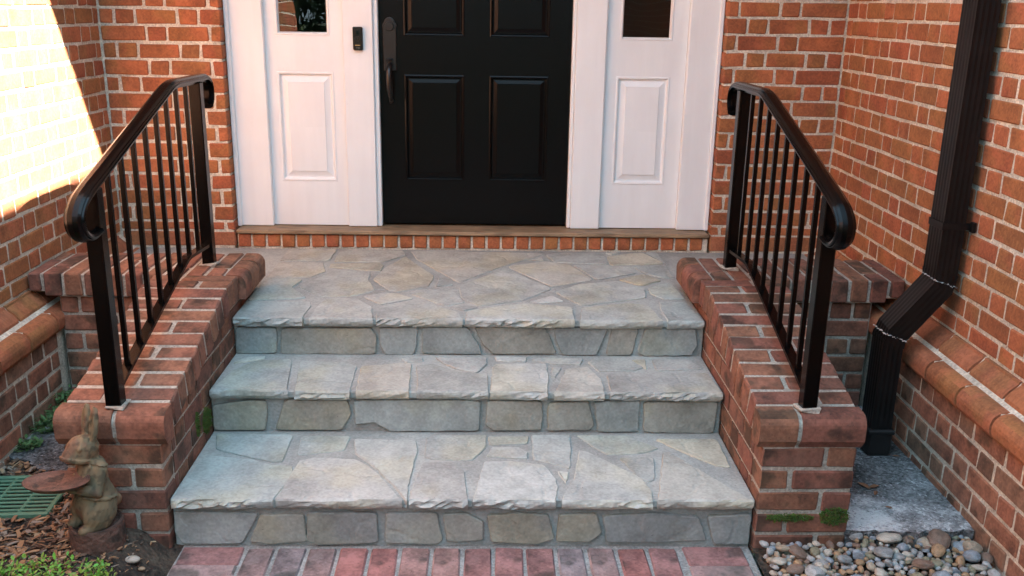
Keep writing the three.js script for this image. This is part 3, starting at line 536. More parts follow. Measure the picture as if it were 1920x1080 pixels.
function sidelight(s, label) {
  const g = thing('sidelight', label, 'window', [0, 0, -0.1], 0, 'white sidelights beside the front door');
  const [x0, x1] = s < 0 ? [-0.986, -0.620] : [0.617, 1.002], [a, b] = s < 0 ? [-0.938, -0.672] : [0.674, 0.930], [ga, gb] = s < 0 ? [-0.933, -0.684] : [0.682, 0.930];
  mesh('sash', leafWithHoles(x0, x1, SILL + 0.004, 2.13, [[a, b, 0.312, 0.832], [ga, gb, 1.0, 2.0]], 0.04), M.white, g);
  const o = mesh('panel', ringPanel(b - a, 0.52, [[-0.001, 0.0005], [0.003, 0.003], [0.009, 0.002], [0.016, -0.013], [0.021, -0.013], [0.046, -0.004], [0.048, -0.001]]), M.white, g); o.position.set((a + b) / 2, 0.572, 0);
  const f = mesh('glazing_bead', ringFrame(gb - ga, 1.0, [[-0.001, 0.0005], [0.003, 0.003], [0.008, 0.002], [0.014, -0.014], [0.0141, -0.02]]), M.white, g); f.position.set((ga + gb) / 2, 1.5, 0);
  const gl = mesh('pane', new THREE.PlaneGeometry(gb - ga - 0.028, 0.972), M.glass, g); gl.position.set((ga + gb) / 2, 1.5, -0.016);
  { const p = gl.geometry; const w = new THREE.PlaneGeometry(gb - ga - 0.026, 0.974, 24, 60), q = w.attributes.position; for (let i = 0; i < q.count; i++) q.setZ(i, 0.0011 * (2 * fbm3(q.getX(i) * 5 + s, q.getY(i) * 4, 0.5, 2) - 1)); w.computeVertexNormals(); gl.geometry = w; }
}
sidelight(-1, 'white sidelight nearest the doorbell, with a black glass pane'); sidelight(1, 'white sidelight whose pane mirrors the brick wall');
{
  const g = thing('door_frame', 'white painted wooden frame around the black door', 'door frame');
  const V = (x0, x1, z, d = 0.1, y0 = SILL + 0.003) => mesh('casing', span(x0, x1, y0, 2.3, z - d, z, 0.004), M.white, g);
  V(-1.157, -0.986, -0.068); V(1.003, 1.157, -0.068); V(-0.6195, -0.478, -0.072); V(0.474, 0.6165, -0.072);
  for (const [a, b] of [[-0.4775, -0.4565], [0.4565, 0.4735]]) mesh('door_stop', span(a, b, SILL + 0.003, 2.13, -0.165, -0.086, 0.003), M.white, g);
  for (const [a, b] of [[1.1375, 1.1585], [-1.1585, -1.1375]]) mesh('edge_moulding', span(a, b, SILL + 0.003, 2.3, -0.0675, -0.052, 0.004), M.white, g);
  mesh('head_casing', span(-1.157, 1.157, 2.131, 2.318, -0.16, -0.066), M.white, g);
  mesh('sill', span(-1.152, 1.152, 0.069, SILL, -0.17, 0.012, 0.004), M.wood, g);
  mesh('sill_gap_strip', span(-1.15, 1.15, 0.0665, 0.0685, -0.1, 0.006, 0.0006), M.sillGapDark, g);  // dark strip standing for the shadowed gap under the sill
}
srand(18);
{
  const g = thing('brick_sill', 'row of upright bricks under the wooden door sill', 'brick sill');
  mesh('mortar', span(-1.152, 1.152, -0.1, 0.062, -0.16, -0.008), M.mortar, g);
  for (let i = 0, x = -1.148; x < 1.11; i++, x += 0.0713) { const o = mesh('brick', brickGeo(0.061, 0.062, 0.09, 0.004, 0.0018), pick(wallBrick), g); o.position.set(x + 0.0305, 0.034 - 0.001, -0.046 + rr(-0.002, 0.002)); o.rotation.y = rr(-0.02, 0.02); }
}
// dark hallway behind the glass
{ const S = []; S.push(span(-2, 2, -0.05, 0.0, -3, -0.21), span(-2, 2, 2.4, 2.45, -3, -0.21), span(-2, -1.95, 0.001, 2.399, -3, -0.21), span(1.95, 2, 0.001, 2.399, -3, -0.21), span(-1.949, 1.949, 0.001, 2.399, -3, -2.95)); structure('hallway', mergeGeometries(S), M.room); }

// doorbell
{
  const cv = document.createElement('canvas'); cv.width = 64; cv.height = 160; const c = cv.getContext('2d');
  c.fillStyle = '#0b0a0a'; c.fillRect(0, 0, 64, 160); c.fillStyle = '#17140f'; c.fillRect(6, 62, 52, 60); c.fillStyle = '#8d8a80'; c.font = '16px sans-serif'; c.textAlign = 'center'; c.fillText('ring', 32, 151);
  const t = new THREE.CanvasTexture(cv); t.colorSpace = THREE.SRGBColorSpace; t.magFilter = THREE.LinearFilter;
  const g = thing('doorbell', 'small black video doorbell on the white frame', 'doorbell', [-0.547, 0.936, -0.0718]);
  mesh('body', span(-0.0225, 0.0225, 0, 0.106, 0, 0.022, 0.004), M.iron, g);
  const f = mesh('face', new THREE.PlaneGeometry(0.038, 0.098), new THREE.MeshStandardMaterial({ map: t, roughness: 0.25 }), g); f.position.set(0, 0.053, 0.0225);
  const l = new THREE.CylinderGeometry(0.009, 0.009, 0.002, 24); l.rotateX(Math.PI / 2); mesh('lens', l, new THREE.MeshStandardMaterial({ color: L(0.004, 0.004, 0.005), roughness: 0.05 }), g).position.set(0, 0.078, 0.0235);
  mesh('button_ring', new THREE.TorusGeometry(0.011, 0.0012, 8, 28), M.iron, g).position.set(0, 0.053, 0.0235);
  mesh('trim_strip', span(-0.012, 0.012, 0.0215, 0.0255, 0.0228, 0.0238, 0.0004), mat(L(0.45, 0.33, 0.16), { metalness: 0.8, roughness: 0.35 }), g);
}

// ---------------------------------------------------------------- railings
function bar(path, w, h, prof) {        // sweep a section along a path in the (z, y) plane; section points are (x, out)
  const P = path.map(([z, y]) => new THREE.Vector2(z, y)), n = P.length, S = new Soup();
  const sec = prof ?? [[-w / 2, -h / 2], [w / 2, -h / 2], [w / 2, h / 2], [-w / 2, h / 2]];
  const ring = P.map((p, i) => { const a = P[Math.max(0, i - 1)], b = P[Math.min(n - 1, i + 1)], t = b.clone().sub(a).normalize(), nn = new THREE.Vector2(-t.y, t.x); return sec.map(([x, o]) => [x, p.y + nn.y * o, p.x + nn.x * o]); });
  for (let i = 0; i + 1 < n; i++) for (let k = 0; k < sec.length; k++) { const m = (k + 1) % sec.length; S.quad(ring[i][k], ring[i + 1][k], ring[i + 1][m], ring[i][m]); }
  const v = sec.map((s) => new THREE.Vector2(...s)); for (const [a, b, c] of THREE.ShapeUtils.triangulateShape(v, [])) { S.tri(ring[0][a], ring[0][b], ring[0][c]); S.tri(ring[n - 1][a], ring[n - 1][c], ring[n - 1][b]); }
  return S.build();
}
const railPath = (() => {
  const c = new THREE.CatmullRomCurve3([[0.705, 0.752], [0.684, 0.775], [0.676, 0.81], [0.69, 0.843], [0.725, 0.860], [0.80, 0.863], [1.0, 0.865]].map(([z, y]) => new THREE.Vector3(0, y, z)));
  const a = c.getPoints(36).map((p) => [p.z, p.y]);
  const k = new THREE.QuadraticBezierCurve(new THREE.Vector2(1.06, 0.866), new THREE.Vector2(1.115, 0.867), new THREE.Vector2(1.165, 0.852)).getPoints(8).map((p) => [p.x, p.y]);
  const d = new THREE.CatmullRomCurve3([[1.5, 0.7535], [1.8, 0.664], [1.88, 0.64], [1.935, 0.617], [1.968, 0.585], [1.965, 0.55], [1.94, 0.526], [1.90, 0.517], [1.855, 0.522]].map(([z, y]) => new THREE.Vector3(0, y, z))).getPoints(60).map((p) => [p.z, p.y]);
  return [...a, ...k, ...d];
})();
const railSection = [[-0.012, -0.016], [0.012, -0.016], [0.014, -0.008], [0.026, -0.007], [0.0285, 0.0], [0.027, 0.005], [0.022, 0.007], [0.0215, 0.0095], [0.014, 0.0145], [0, 0.016], [-0.014, 0.0145], [-0.0215, 0.0095], [-0.022, 0.007], [-0.027, 0.005], [-0.0285, 0.0], [-0.026, -0.007], [-0.014, -0.008]];
const railY = (z) => { for (let i = 40; i + 1 < railPath.length; i++) if (railPath[i][0] <= z && railPath[i + 1][0] >= z) return lerp(railPath[i][1], railPath[i + 1][1], (z - railPath[i][0]) / (railPath[i + 1][0] - railPath[i][0])); return 0.865; };
const lowY = (z) => z < 1.10 ? lerp(0.222, 0.240, (z - 0.82) / 0.28) : lerp(0.240, 0.034, (z - 1.10) / 0.72);
function railing(s, label) {
  const g = thing('railing', label, 'railing', [s * 1.045, 0, 0], 0, 'black metal railings on the cheek walls');
  const post = (z, y0, y1) => mesh('post', span(-0.0225, 0.0225, y0, y1, z - 0.0225, z + 0.0225, 0.003), M.rail, g);
  post(0.82, 0.138, 0.852); post(1.842, -0.03, railY(1.842) - 0.012);
  mesh('handrail', (() => { const b = bar(railPath, 0, 0, railSection); return b; })(), M.rail, g);
  mesh('bottom_rail', bar([[0.843, lowY(0.843)], [1.06, lowY(1.06)], [1.085, 0.2385], [1.115, 0.2345], [1.15, lowY(1.15)], [1.5, lowY(1.5)], [1.82, lowY(1.82)]], 0, 0, [[-0.016, -0.006], [-0.013, -0.006], [-0.013, 0.003], [0.013, 0.003], [0.013, -0.006], [0.016, -0.006], [0.016, 0.006], [-0.016, 0.006]]), M.rail, g);
  for (let k = 0; k < 8; k++) { const z = 0.945 + k * 0.1115; mesh('baluster', span(-0.0075, 0.0075, lowY(z) + 0.004, railY(z) - 0.013, z - 0.0075, z + 0.0075, 0.0012), M.rail, g); }
  for (const [y, z] of [[capTop(1.842) + 0.002, 1.84], [0.141, 0.82]]) { const q = chamferBox(0.062, 0.008, 0.066, 0.003, 0.009); mesh('grout_collar', q, M.pierMortar, g).position.set(0, y, z); }
}
railing(-1, 'black metal railing on the cheek wall behind the rabbit statue'); railing(1, 'black metal railing on the cheek wall beside the downspout');

// ---------------------------------------------------------------- downspout
{
  const g = thing('downspout', 'dark brown metal downspout with two elbows on the shaded brick wall', 'downspout', [1.51, -0.42, 1.31]);
  const W = 0.076, D = 0.1;
  const sec = []; // corrugated section, (x, z)
  const edge = (ax, az, bx, bz, n) => { for (let i = 0; i < n; i++) { const t = i / n; sec.push([lerp(ax, bx, t), lerp(az, bz, t), (i % 2 && i > 0) ? 1 : 0]); } };
  const hx = W / 2, hz = D / 2; edge(-hx, hz, hx, hz, 8); edge(hx, hz, hx, -hz, 10); edge(hx, -hz, -hx, -hz, 8); edge(-hx, -hz, -hx, hz, 10);
  function duct(path, sc = 1, rib = 0.0012) {   // path: [[x, y, z], ...] local
    const S = new Soup(), rings = path.map((p, i) => {
      const a = path[Math.max(0, i - 1)], b = path[Math.min(path.length - 1, i + 1)], t = new THREE.Vector3(b[0] - a[0], b[1] - a[1], b[2] - a[2]).normalize().negate(), zx = new THREE.Vector3(0, 0, 1).addScaledVector(t, -t.z).normalize(), xx = new THREE.Vector3().crossVectors(t.clone().negate(), zx).normalize();
      return sec.map(([x, z, r]) => { const k = sc * (1 - (r ? rib / 0.045 : 0)); return [p[0] + xx.x * x * k + zx.x * z * k, p[1] + xx.y * x * k + zx.y * z * k, p[2] + xx.z * x * k + zx.z * z * k]; });
    });
    for (let i = 0; i + 1 < rings.length; i++) for (let k = 0; k < sec.length; k++) { const m = (k + 1) % sec.length; S.quad(rings[i][k], rings[i][m], rings[i + 1][m], rings[i + 1][k]); }
    return S.build();
  }
  const ux = 0.142, uz = 0.02;
  mesh('upper_pipe', duct([[ux, 3.05, uz], [ux, 0.655, uz]], 1, 0.0012), M.spout, g);
  mesh('elbow', duct([[ux, 0.70, uz], [ux - 0.004, 0.655, uz], [0.012, 0.475, 0.0], [0.0, 0.43, 0.0]], 1.05), M.spout, g);
  mesh('lower_pipe', duct([[0, 0.46, 0], [0, 0.05, 0]], 0.98), M.spout, g);
  mesh('boot', mergeGeometries([span(-0.043, 0.043, 0.0, 0.1, -0.055, 0.055, 0.006), span(-0.05, 0.05, 0.085, 0.105, -0.06, 0.06, 0.006)]), M.iron, g);
  srand(21);
  const bead = (x, y, z, sx, slope) => { const geos = []; for (let i = 0; i < 60; i++) { const t = i / 60 * 4, side = Math.floor(t), f = t - side, c = [[-1, 1], [1, 1], [1, -1], [-1, -1]], a = c[side], b = c[(side + 1) % 4], q = new THREE.IcosahedronGeometry(rr(0.0004, 0.0028), 0); const px_ = lerp(a[0], b[0], f) * hx * 1.07, pz_ = lerp(a[1], b[1], f) * hz * 1.06; q.scale(1.3, rr(0.6, 1.5), 1.3); q.translate(x + px_, y + px_ * slope + rr(-0.003, 0.003), z + pz_); geos.push(q); } return mergeGeometries(geos); };
  mesh('sealant', bead(ux, 0.668, uz, 1, -0.35), M.sealant, g); mesh('sealant', bead(0.006, 0.462, 0.0, 1, -0.35), M.sealant, g);
  mesh('strap', mergeGeometries([span(ux - 0.042, ux + 0.066, 0.86, 0.885, uz + 0.0525, uz + 0.055, 0.0005), span(ux - 0.0435, ux - 0.041, 0.86, 0.885, uz - 0.05, uz + 0.055, 0.0005), span(ux + 0.05, ux + 0.064, 0.855, 0.89, uz + 0.054, uz + 0.075, 0.002)]), M.spout, g);
}

// ---------------------------------------------------------------- rabbit statue (one carved body: smooth union of shapes, meshed by surface nets)
function surfaceNets(f, lo, hi, h) {
  const n = [0, 1, 2].map((k) => Math.ceil((hi[k] - lo[k]) / h) + 1), id = (i, j, k) => (k * n[1] + j) * n[0] + i, V = new Float32Array(n[0] * n[1] * n[2]);
  for (let k = 0; k < n[2]; k++) for (let j = 0; j < n[1]; j++) for (let i = 0; i < n[0]; i++) V[id(i, j, k)] = f(lo[0] + i * h, lo[1] + j * h, lo[2] + k * h);
  const idx = new Int32Array(V.length).fill(-1), P = [], F_ = [];
  for (let k = 0; k + 1 < n[2]; k++) for (let j = 0; j + 1 < n[1]; j++) for (let i = 0; i + 1 < n[0]; i++) {
    let c = 0, x = 0, y = 0, z = 0; const v = (a, b, d) => V[id(i + a, j + b, k + d)];
    const E = [[0, 0, 0, 1, 0, 0], [0, 1, 0, 1, 1, 0], [0, 0, 1, 1, 0, 1], [0, 1, 1, 1, 1, 1], [0, 0, 0, 0, 1, 0], [1, 0, 0, 1, 1, 0], [0, 0, 1, 0, 1, 1], [1, 0, 1, 1, 1, 1], [0, 0, 0, 0, 0, 1], [1, 0, 0, 1, 0, 1], [0, 1, 0, 0, 1, 1], [1, 1, 0, 1, 1, 1]];
    for (const [a, b, d, a2, b2, d2] of E) { const p = v(a, b, d), q = v(a2, b2, d2); if ((p < 0) !== (q < 0)) { const t = p / (p - q); x += lerp(a, a2, t); y += lerp(b, b2, t); z += lerp(d, d2, t); c++; } }
    if (c) { idx[id(i, j, k)] = P.length / 3; P.push(lo[0] + (i + x / c) * h, lo[1] + (j + y / c) * h, lo[2] + (k + z / c) * h); }
  }
  for (let k = 1; k + 1 < n[2]; k++) for (let j = 1; j + 1 < n[1]; j++) for (let i = 1; i + 1 < n[0]; i++) {
    const a = V[id(i, j, k)];
    const q = (b, A, B, C2, D) => { if ((a < 0) === (b < 0)) return; const w = [A, B, C2, D].map((m) => idx[m]); if (a < 0) F_.push(w[0], w[1], w[2], w[0], w[2], w[3]); else F_.push(w[0], w[2], w[1], w[0], w[3], w[2]); };
    q(V[id(i + 1, j, k)], id(i, j - 1, k - 1), id(i, j, k - 1), id(i, j, k), id(i, j - 1, k));
    q(V[id(i, j + 1, k)], id(i - 1, j, k - 1), id(i - 1, j, k), id(i, j, k), id(i, j, k - 1));
    q(V[id(i, j, k + 1)], id(i - 1, j - 1, k), id(i, j - 1, k), id(i, j, k), id(i - 1, j, k));
  }
  const g = new THREE.BufferGeometry(); g.setAttribute('position', new THREE.Float32BufferAttribute(P, 3)); g.setIndex(F_); g.computeVertexNormals(); return g;
}
{
  // local frame: x forward (the way the rabbit faces), y up, z to its left; turned to face left and a little to the viewer
  const g = thing('rabbit_statue', 'weathered clay rabbit figure in a jacket holding out an oval tray', 'statue', [-1.09, -0.412, 1.965], Math.PI + 0.85);
  const smin = (a, b, k) => { const h = clamp(0.5 + 0.5 * (b - a) / k); return lerp(b, a, h) - k * h * (1 - h); };
  const ell = (x, y, z, c, r, rot = 0) => { let px_ = x - c[0], py = y - c[1]; const pz_ = z - c[2]; if (rot) { const q = Math.cos(rot), s = Math.sin(rot);[px_, py] = [px_ * q + py * s, -px_ * s + py * q]; } const k = Math.hypot(px_ / r[0], py / r[1], pz_ / r[2]), m = Math.min(r[0], r[1], r[2]); return (k - 1) * m * (k > 1 ? 1.2 : 1); };
  const cap = (x, y, z, a, b, r0, r1) => { const d = [b[0] - a[0], b[1] - a[1], b[2] - a[2]], p = [x - a[0], y - a[1], z - a[2]], t = clamp((p[0] * d[0] + p[1] * d[1] + p[2] * d[2]) / (d[0] * d[0] + d[1] * d[1] + d[2] * d[2])); return Math.hypot(p[0] - d[0] * t, p[1] - d[1] * t, p[2] - d[2] * t) - lerp(r0, r1, t); };
  const body = (x, y, z) => {
    y -= 0.018; const az = Math.abs(z);
    let d = ell(x, y, z, [-0.006, 0.125, 0], [0.058, 0.075, 0.055]);                       // haunches
    d = smin(d, ell(x, y, az, [0.004, 0.10, 0.036], [0.05, 0.05, 0.028]), 0.015);           // thighs
    d = smin(d, cap(x, y, az, [0.0, 0.062, 0.036], [0.055, 0.060, 0.034], 0.017, 0.015), 0.012);  // feet
    d = smin(d, ell(x, y, z, [-0.004, 0.205, 0], [0.042, 0.07, 0.046]), 0.02);              // chest in the jacket
    d = smin(d, cap(x, y, az, [-0.012, 0.236, 0.04], [0.012, 0.175, 0.05], 0.02, 0.017), 0.008);   // upper arms
    d = smin(d, cap(x, y, az, [0.012, 0.175, 0.05], [0.055, 0.197, 0.036], 0.016, 0.013), 0.006);  // forearms
    d = smin(d, ell(x, y, az, [0.066, 0.198, 0.03], [0.016, 0.012, 0.013]), 0.006);
    d = smin(d, ell(x, y, z, [0.012, 0.302, 0], [0.046, 0.038, 0.034], 0.35), 0.018);       // head
    d = smin(d, ell(x, y, z, [0.046, 0.288, 0], [0.028, 0.022, 0.021], 0.3), 0.016);        // muzzle
    d = smin(d, ell(x, y, az, [0.028, 0.282, 0.018], [0.022, 0.019, 0.014]), 0.01);         // cheeks
    d = smin(d, ell(x, y, az, [0.034, 0.312, 0.028], [0.010, 0.008, 0.006]), 0.004);        // eyes
    { // ears with a hollow front
      const e = ell(x, y, az, [-0.016, 0.368, 0.0225], [0.012, 0.058, 0.0165], 0.16); let q = smin(d, e, 0.008); const ho = ell(x, y, az, [-0.004, 0.370, 0.0235], [0.0075, 0.044, 0.0095], 0.16); d = Math.max(q, -ho);
    }
    d = smin(d, ell(x, y, z, [-0.062, 0.105, 0], [0.02, 0.02, 0.02]), 0.01);                // tail
    // jacket: hem, open front and collar as raised edges
    const hem = Math.abs(y - 0.150 - x * 0.25) - 0.004; if (x < 0.045) d = smin(d, Math.max(d - 0.005, hem), 0.002);
    const lapel = Math.abs(az - 0.012 - (y - 0.16) * 0.22) - 0.0035; if (x > 0.01 && y > 0.15 && y < 0.26) d = smin(d, Math.max(d - 0.005, lapel), 0.0015);
    const coll = Math.abs(y - 0.262 - x * 0.35) - 0.007; d = smin(d, Math.max(d - 0.0055, coll), 0.002);
    d = Math.max(d, -(ell(x, y, az, [0.040, 0.311, 0.031], [0.008, 0.006, 0.004]))); d = smin(d, ell(x, y, az, [0.0385, 0.3115, 0.0295], [0.006, 0.0048, 0.0036]), 0.0008);
    d = Math.max(d, -cap(x, y, az, [0.074, 0.279, 0], [0.052, 0.276, 0.02], 0.0016, 0.0016));
    return d + (fbm3(x * 60, y * 60, z * 60, 2) - 0.5) * 0.0026 + 0.0007 * Math.sin(x * 420 + y * 260 + 6 * fbm3(x * 25, y * 25, z * 25, 2)) * (y < 0.15 || y > 0.285 ? 1 : 0.2);
  };
  const geo = surfaceNets(body, [-0.1, 0.045, -0.085], [0.11, 0.46, 0.085], 0.0032), p = geo.attributes.position, col = [];
  for (let i = 0; i < p.count; i++) { const x = p.getX(i), y = p.getY(i), z = p.getZ(i), a = smooth(0.42, 0.62, fbm3(x * 30 + 3, y * 30, z * 30, 3)), b = smooth(0.5, 0.66, fbm3(x * 22, y * 16 + 9, z * 22, 3)), c = smooth(0.55, 0.7, fbm3(x * 90, y * 90, z * 90 + 4, 2)); let q = [lerp(0.30, 0.20, a), lerp(0.215, 0.165, a), lerp(0.115, 0.095, a)]; q = q.map((v, k) => lerp(v, [0.24, 0.11, 0.065][k], b * 0.7)); q = q.map((v) => 0.62 * v * (1 - 0.4 * c)); col.push(...q); }
  geo.setAttribute('color', new THREE.Float32BufferAttribute(col, 3));
  mesh('body', geo, new THREE.MeshStandardMaterial({ vertexColors: true, roughness: 0.85 }), g);
  for (const [x, y] of [[0.041, 0.240], [0.045, 0.213]]) { const b = new THREE.SphereGeometry(0.0045, 10, 8); mesh('button', b, mat(L(0.2, 0.14, 0.08)), g).position.set(x, y, 0.012); }
  const clay = mat(L(0.17, 0.082, 0.055), { map: dirtyBrickMap, bumpMap: brickBump, bumpScale: 0.002, roughness: 0.8 }), clay2 = mat(L(0.16, 0.085, 0.06), { map: dirtyBrickMap, bumpMap: soilBump, bumpScale: 0.006, roughness: 0.9 });
  const dish = new THREE.LatheGeometry([[0.0, -0.012], [0.05, -0.011], [0.078, -0.002], [0.091, 0.010], [0.093, 0.0125], [0.0905, 0.013], [0.076, 0.0035], [0.05, -0.005], [0.0, -0.006]].map((q) => new THREE.Vector2(...q)), 48);
  dish.scale(1.0, 1, 0.66); const tray = mesh('tray', dish, clay, g); tray.position.set(0.098, 0.236, 0.0); tray.rotation.set(0, -0.85, 0);
  const base = new THREE.LatheGeometry([[0, -0.02], [0.066, -0.02], [0.071, 0.0], [0.072, 0.068], [0.068, 0.078], [0.060, 0.074], [0.058, 0.064], [0, 0.064]].map((q) => new THREE.Vector2(...q)), 40);
  { const q = base.attributes.position; for (let i = 0; i < q.count; i++) { const x = q.getX(i), y = q.getY(i), z = q.getZ(i), k = 1 + 0.08 * (fbm3(x * 25, y * 25, z * 25, 3) - 0.5); q.setXYZ(i, x * k * 1.08, y > 0.03 ? y * (1 + 0.12 * (fbm3(x * 20, 1, z * 20, 2) - 0.5)) : y, z * k); } base.computeVertexNormals(); }
  mesh('base', base, clay2, g);
}

// ---------------------------------------------------------------- drain grate
{
  const g = thing('drain_grate', 'green plastic slotted drain grate in the mulch', 'drain', [-1.455, -0.398, 1.705], 0.06);
  const w = 0.29, d = 0.26, hw = w / 2, hd = d / 2;
  mesh('rim', mergeGeometries([span(-hw, hw, -0.03, 0.004, hd - 0.016, hd), span(-hw, hw, -0.03, 0.004, -hd, -hd + 0.016), span(-hw, -hw + 0.016, -0.03, 0.004, -hd + 0.0165, hd - 0.0165), span(hw - 0.016, hw, -0.03, 0.004, -hd + 0.0165, hd - 0.0165)]), M.green, g);
  for (const x of [-0.045, 0.05]) mesh('crossbar', span(x - 0.005, x + 0.005, -0.02, 0.003, -hd + 0.016, hd - 0.016), M.green, g);
  for (let k = 0; k < 9; k++) { const z = -hd + 0.034 + k * 0.024; mesh('slat', span(-hw + 0.016, hw - 0.016, -0.004, 0.002, z - 0.0045, z + 0.0045, 0.0012), M.green, g); }
  mesh('sump', span(-hw + 0.004, hw - 0.004, -0.085, -0.075, -hd + 0.004, hd - 0.004), M.soil, g);
}

// ---------------------------------------------------------------- pebbles
srand(31);
{
  const shapes = []; for (let k = 0; k < 8; k++) { const q = new THREE.IcosahedronGeometry(1, 3), p = q.attributes.position, o = k * 9; for (let i = 0; i < p.count; i++) { const x = p.getX(i), y = p.getY(i), z = p.getZ(i), m = 1 + 0.55 * (fbm3(x * 1.2 + o, y * 1.2, z * 1.2, 2) - 0.5), cut = k > 4 ? 0.62 + 0.05 * k / 8 : 9, cx = Math.min(x * m, cut), cz = k === 6 ? Math.max(z * m, -0.55) : z * m; p.setXYZ(i, cx, y * m, cz); } q.computeVertexNormals(); shapes.push(q); }
  const pm = tex(256, 1, (u, v) => { const a = fbm(u, v, 6, 4, 111), s = fbm(u, v, 60, 2, 112); const k = 0.85 + (a - 0.5) * 0.4 + (s - 0.5) * 0.3; return [k, k, k]; });
  const tones = [['grey', [0.30, 0.31, 0.30]], ['blue grey', [0.27, 0.31, 0.34]], ['tan', [0.40, 0.33, 0.24]], ['cream', [0.50, 0.46, 0.38]], ['rusty orange', [0.38, 0.24, 0.13]], ['brown', [0.22, 0.15, 0.11]], ['pale grey', [0.42, 0.42, 0.40]], ['olive', [0.25, 0.23, 0.15]]].map(([n, c]) => [n, mat(L(...c), { map: pm, roughness: 0.6 })]);
  const placed = [], rest = [];
  let tries = 0; while (placed.length < 640 && tries++ < 40000) {
    const x = rr(0.93, 1.66), z = rr(1.87, 2.34), r = lerp(0.008, 0.034, Math.pow(rnd(), 1.5)); if (x < 1.215 && z < 1.905 + r) continue; if (x > 1.592) continue;
    const layer = placed.length < 190 ? 0 : 1; let ok = true; for (const q of placed) if (q.layer === layer && Math.hypot(q.x - x, q.z - z) < (q.r + r) * 0.92) { ok = false; break; }
    if (ok) placed.push({ x, z, r, layer });
  }
  let made = 0;
  for (const q of placed) {
    const y = -0.472 + (q.layer ? 0.024 : 0.0) + q.r * 0.45 + rr(-0.002, 0.004), [n, m] = pick(tones), o = new THREE.Mesh(pick(shapes), m);
    o.position.set(q.x, y, q.z); o.scale.set(q.r * rr(0.95, 1.35), q.r * rr(0.5, 0.72), q.r * rr(0.8, 1.1)); o.rotation.set(rr(-0.3, 0.3), rr(0, 6.28), rr(-0.3, 0.3)); o.castShadow = o.receiveShadow = true;
    if (q.layer && inFrame(o.position, 12) && made < 300) { made++; o.name = numbered('pebble'); tag(o, `smooth ${n} pebble in the bed between cheek wall and downspout wall`, 'pebble', `${n} pebbles in the bed`); scene.add(o); }
    else rest.push(o);
  }
  const im = new THREE.InstancedMesh(shapes[0], mat(L(1, 1, 1), { map: pm, roughness: 0.65 }), rest.length); im.name = 'gravel'; im.userData.kind = 'stuff'; im.userData.label = 'smaller gravel lying under the pebbles';
  rest.forEach((o, i) => { o.updateMatrix(); im.setMatrixAt(i, o.matrix); im.setColorAt(i, o.material.color); }); scene.add(im);
}

// ---------------------------------------------------------------- mulch, dead leaves, plants, moss
srand(41);
function scatter(name, label, geo, m, n, place, kind = 'stuff') {
  const im = new THREE.InstancedMesh(geo, m, n), o = new THREE.Object3D(); im.name = name; im.userData.kind = kind; im.userData.label = label; im.castShadow = im.receiveShadow = true; let i = 0, t = 0;
  while (i < n && t++ < n * 30) { const c = place(o); if (!c) continue; o.updateMatrix(); im.setMatrixAt(i, o.matrix); im.setColorAt(i, c); i++; }
  im.count = i; scene.add(im); return im;
}
const onSlabL = (x, z) => x > -1.7 && z < 1.55 && (x > -1.33 ? z < 1.56 : z < lerp(1.40, 1.56, clamp((x + 1.72) / 0.39)));
const chip = (() => { const S = new Soup(), a = []; const P = [[-0.5, 0, -0.5], [0.1, 0.12, -0.42], [0.5, 0.0, -0.2], [0.42, 0.05, 0.35], [-0.1, 0.16, 0.5], [-0.48, 0.02, 0.3]]; const T = P.map((p) => [p[0], p[1] + 0.16, p[2]]); for (let i = 1; i < 5; i++) { S.tri(T[0], T[i + 1], T[i]); S.tri(P[0], P[i], P[i + 1]); } for (let i = 0; i < 6; i++) { const j = (i + 1) % 6; S.quad(P[i], T[i], T[j], P[j]); } return S.build(); })();
scatter('wood_mulch', 'brown shredded wood mulch around the rabbit statue', chip, mat(L(1, 1, 1), { roughness: 0.95 }), 5200, (o) => {
  const x = rr(-2.2, -0.93), z = rr(1.32, 2.5); if (onSlabL(x, z) || (x > -1.205 && z < 1.9)) return null;
  if (Math.abs(x + 1.455) < 0.15 && Math.abs(z - 1.705) < 0.135 && rnd() < 0.985) return null;
  const fine = smooth(-1.18, -0.98, x); if (rnd() < fine * 0.55) return null;
  const l = rr(0.012, 0.042) * (1 - 0.55 * fine); o.position.set(x, soilY(x, z) + rr(0.0, 0.016), z); o.scale.set(l, rr(0.004, 0.012), l * rr(0.18, 0.5)); o.rotation.set(rr(-0.5, 0.5), rr(0, 6.28), rr(-0.5, 0.5));
  const k = rnd(); return k < 0.25 ? L(0.30, 0.16, 0.08) : k < 0.5 ? L(0.20, 0.105, 0.055) : k < 0.62 ? L(0.36, 0.24, 0.14) : k < 0.85 ? L(0.12, 0.075, 0.05) : L(0.22, 0.18, 0.14);
});
const leafGeo = (() => { const S = new Soup(); const P = [[0, 0, 0], [0.28, 0.05, 0.3], [0.3, 0.08, 0.65], [0, 0.02, 1], [-0.3, 0.08, 0.65], [-0.28, 0.05, 0.3]], c = [0, 0.0, 0.5]; for (let i = 0; i < 6; i++) S.tri(c, P[(i + 1) % 6], P[i]); return S.build(); })();
const leafMat = new THREE.MeshPhysicalMaterial({ color: L(1, 1, 1), roughness: 0.7, transmission: 0.25, thickness: 0, side: THREE.DoubleSide });
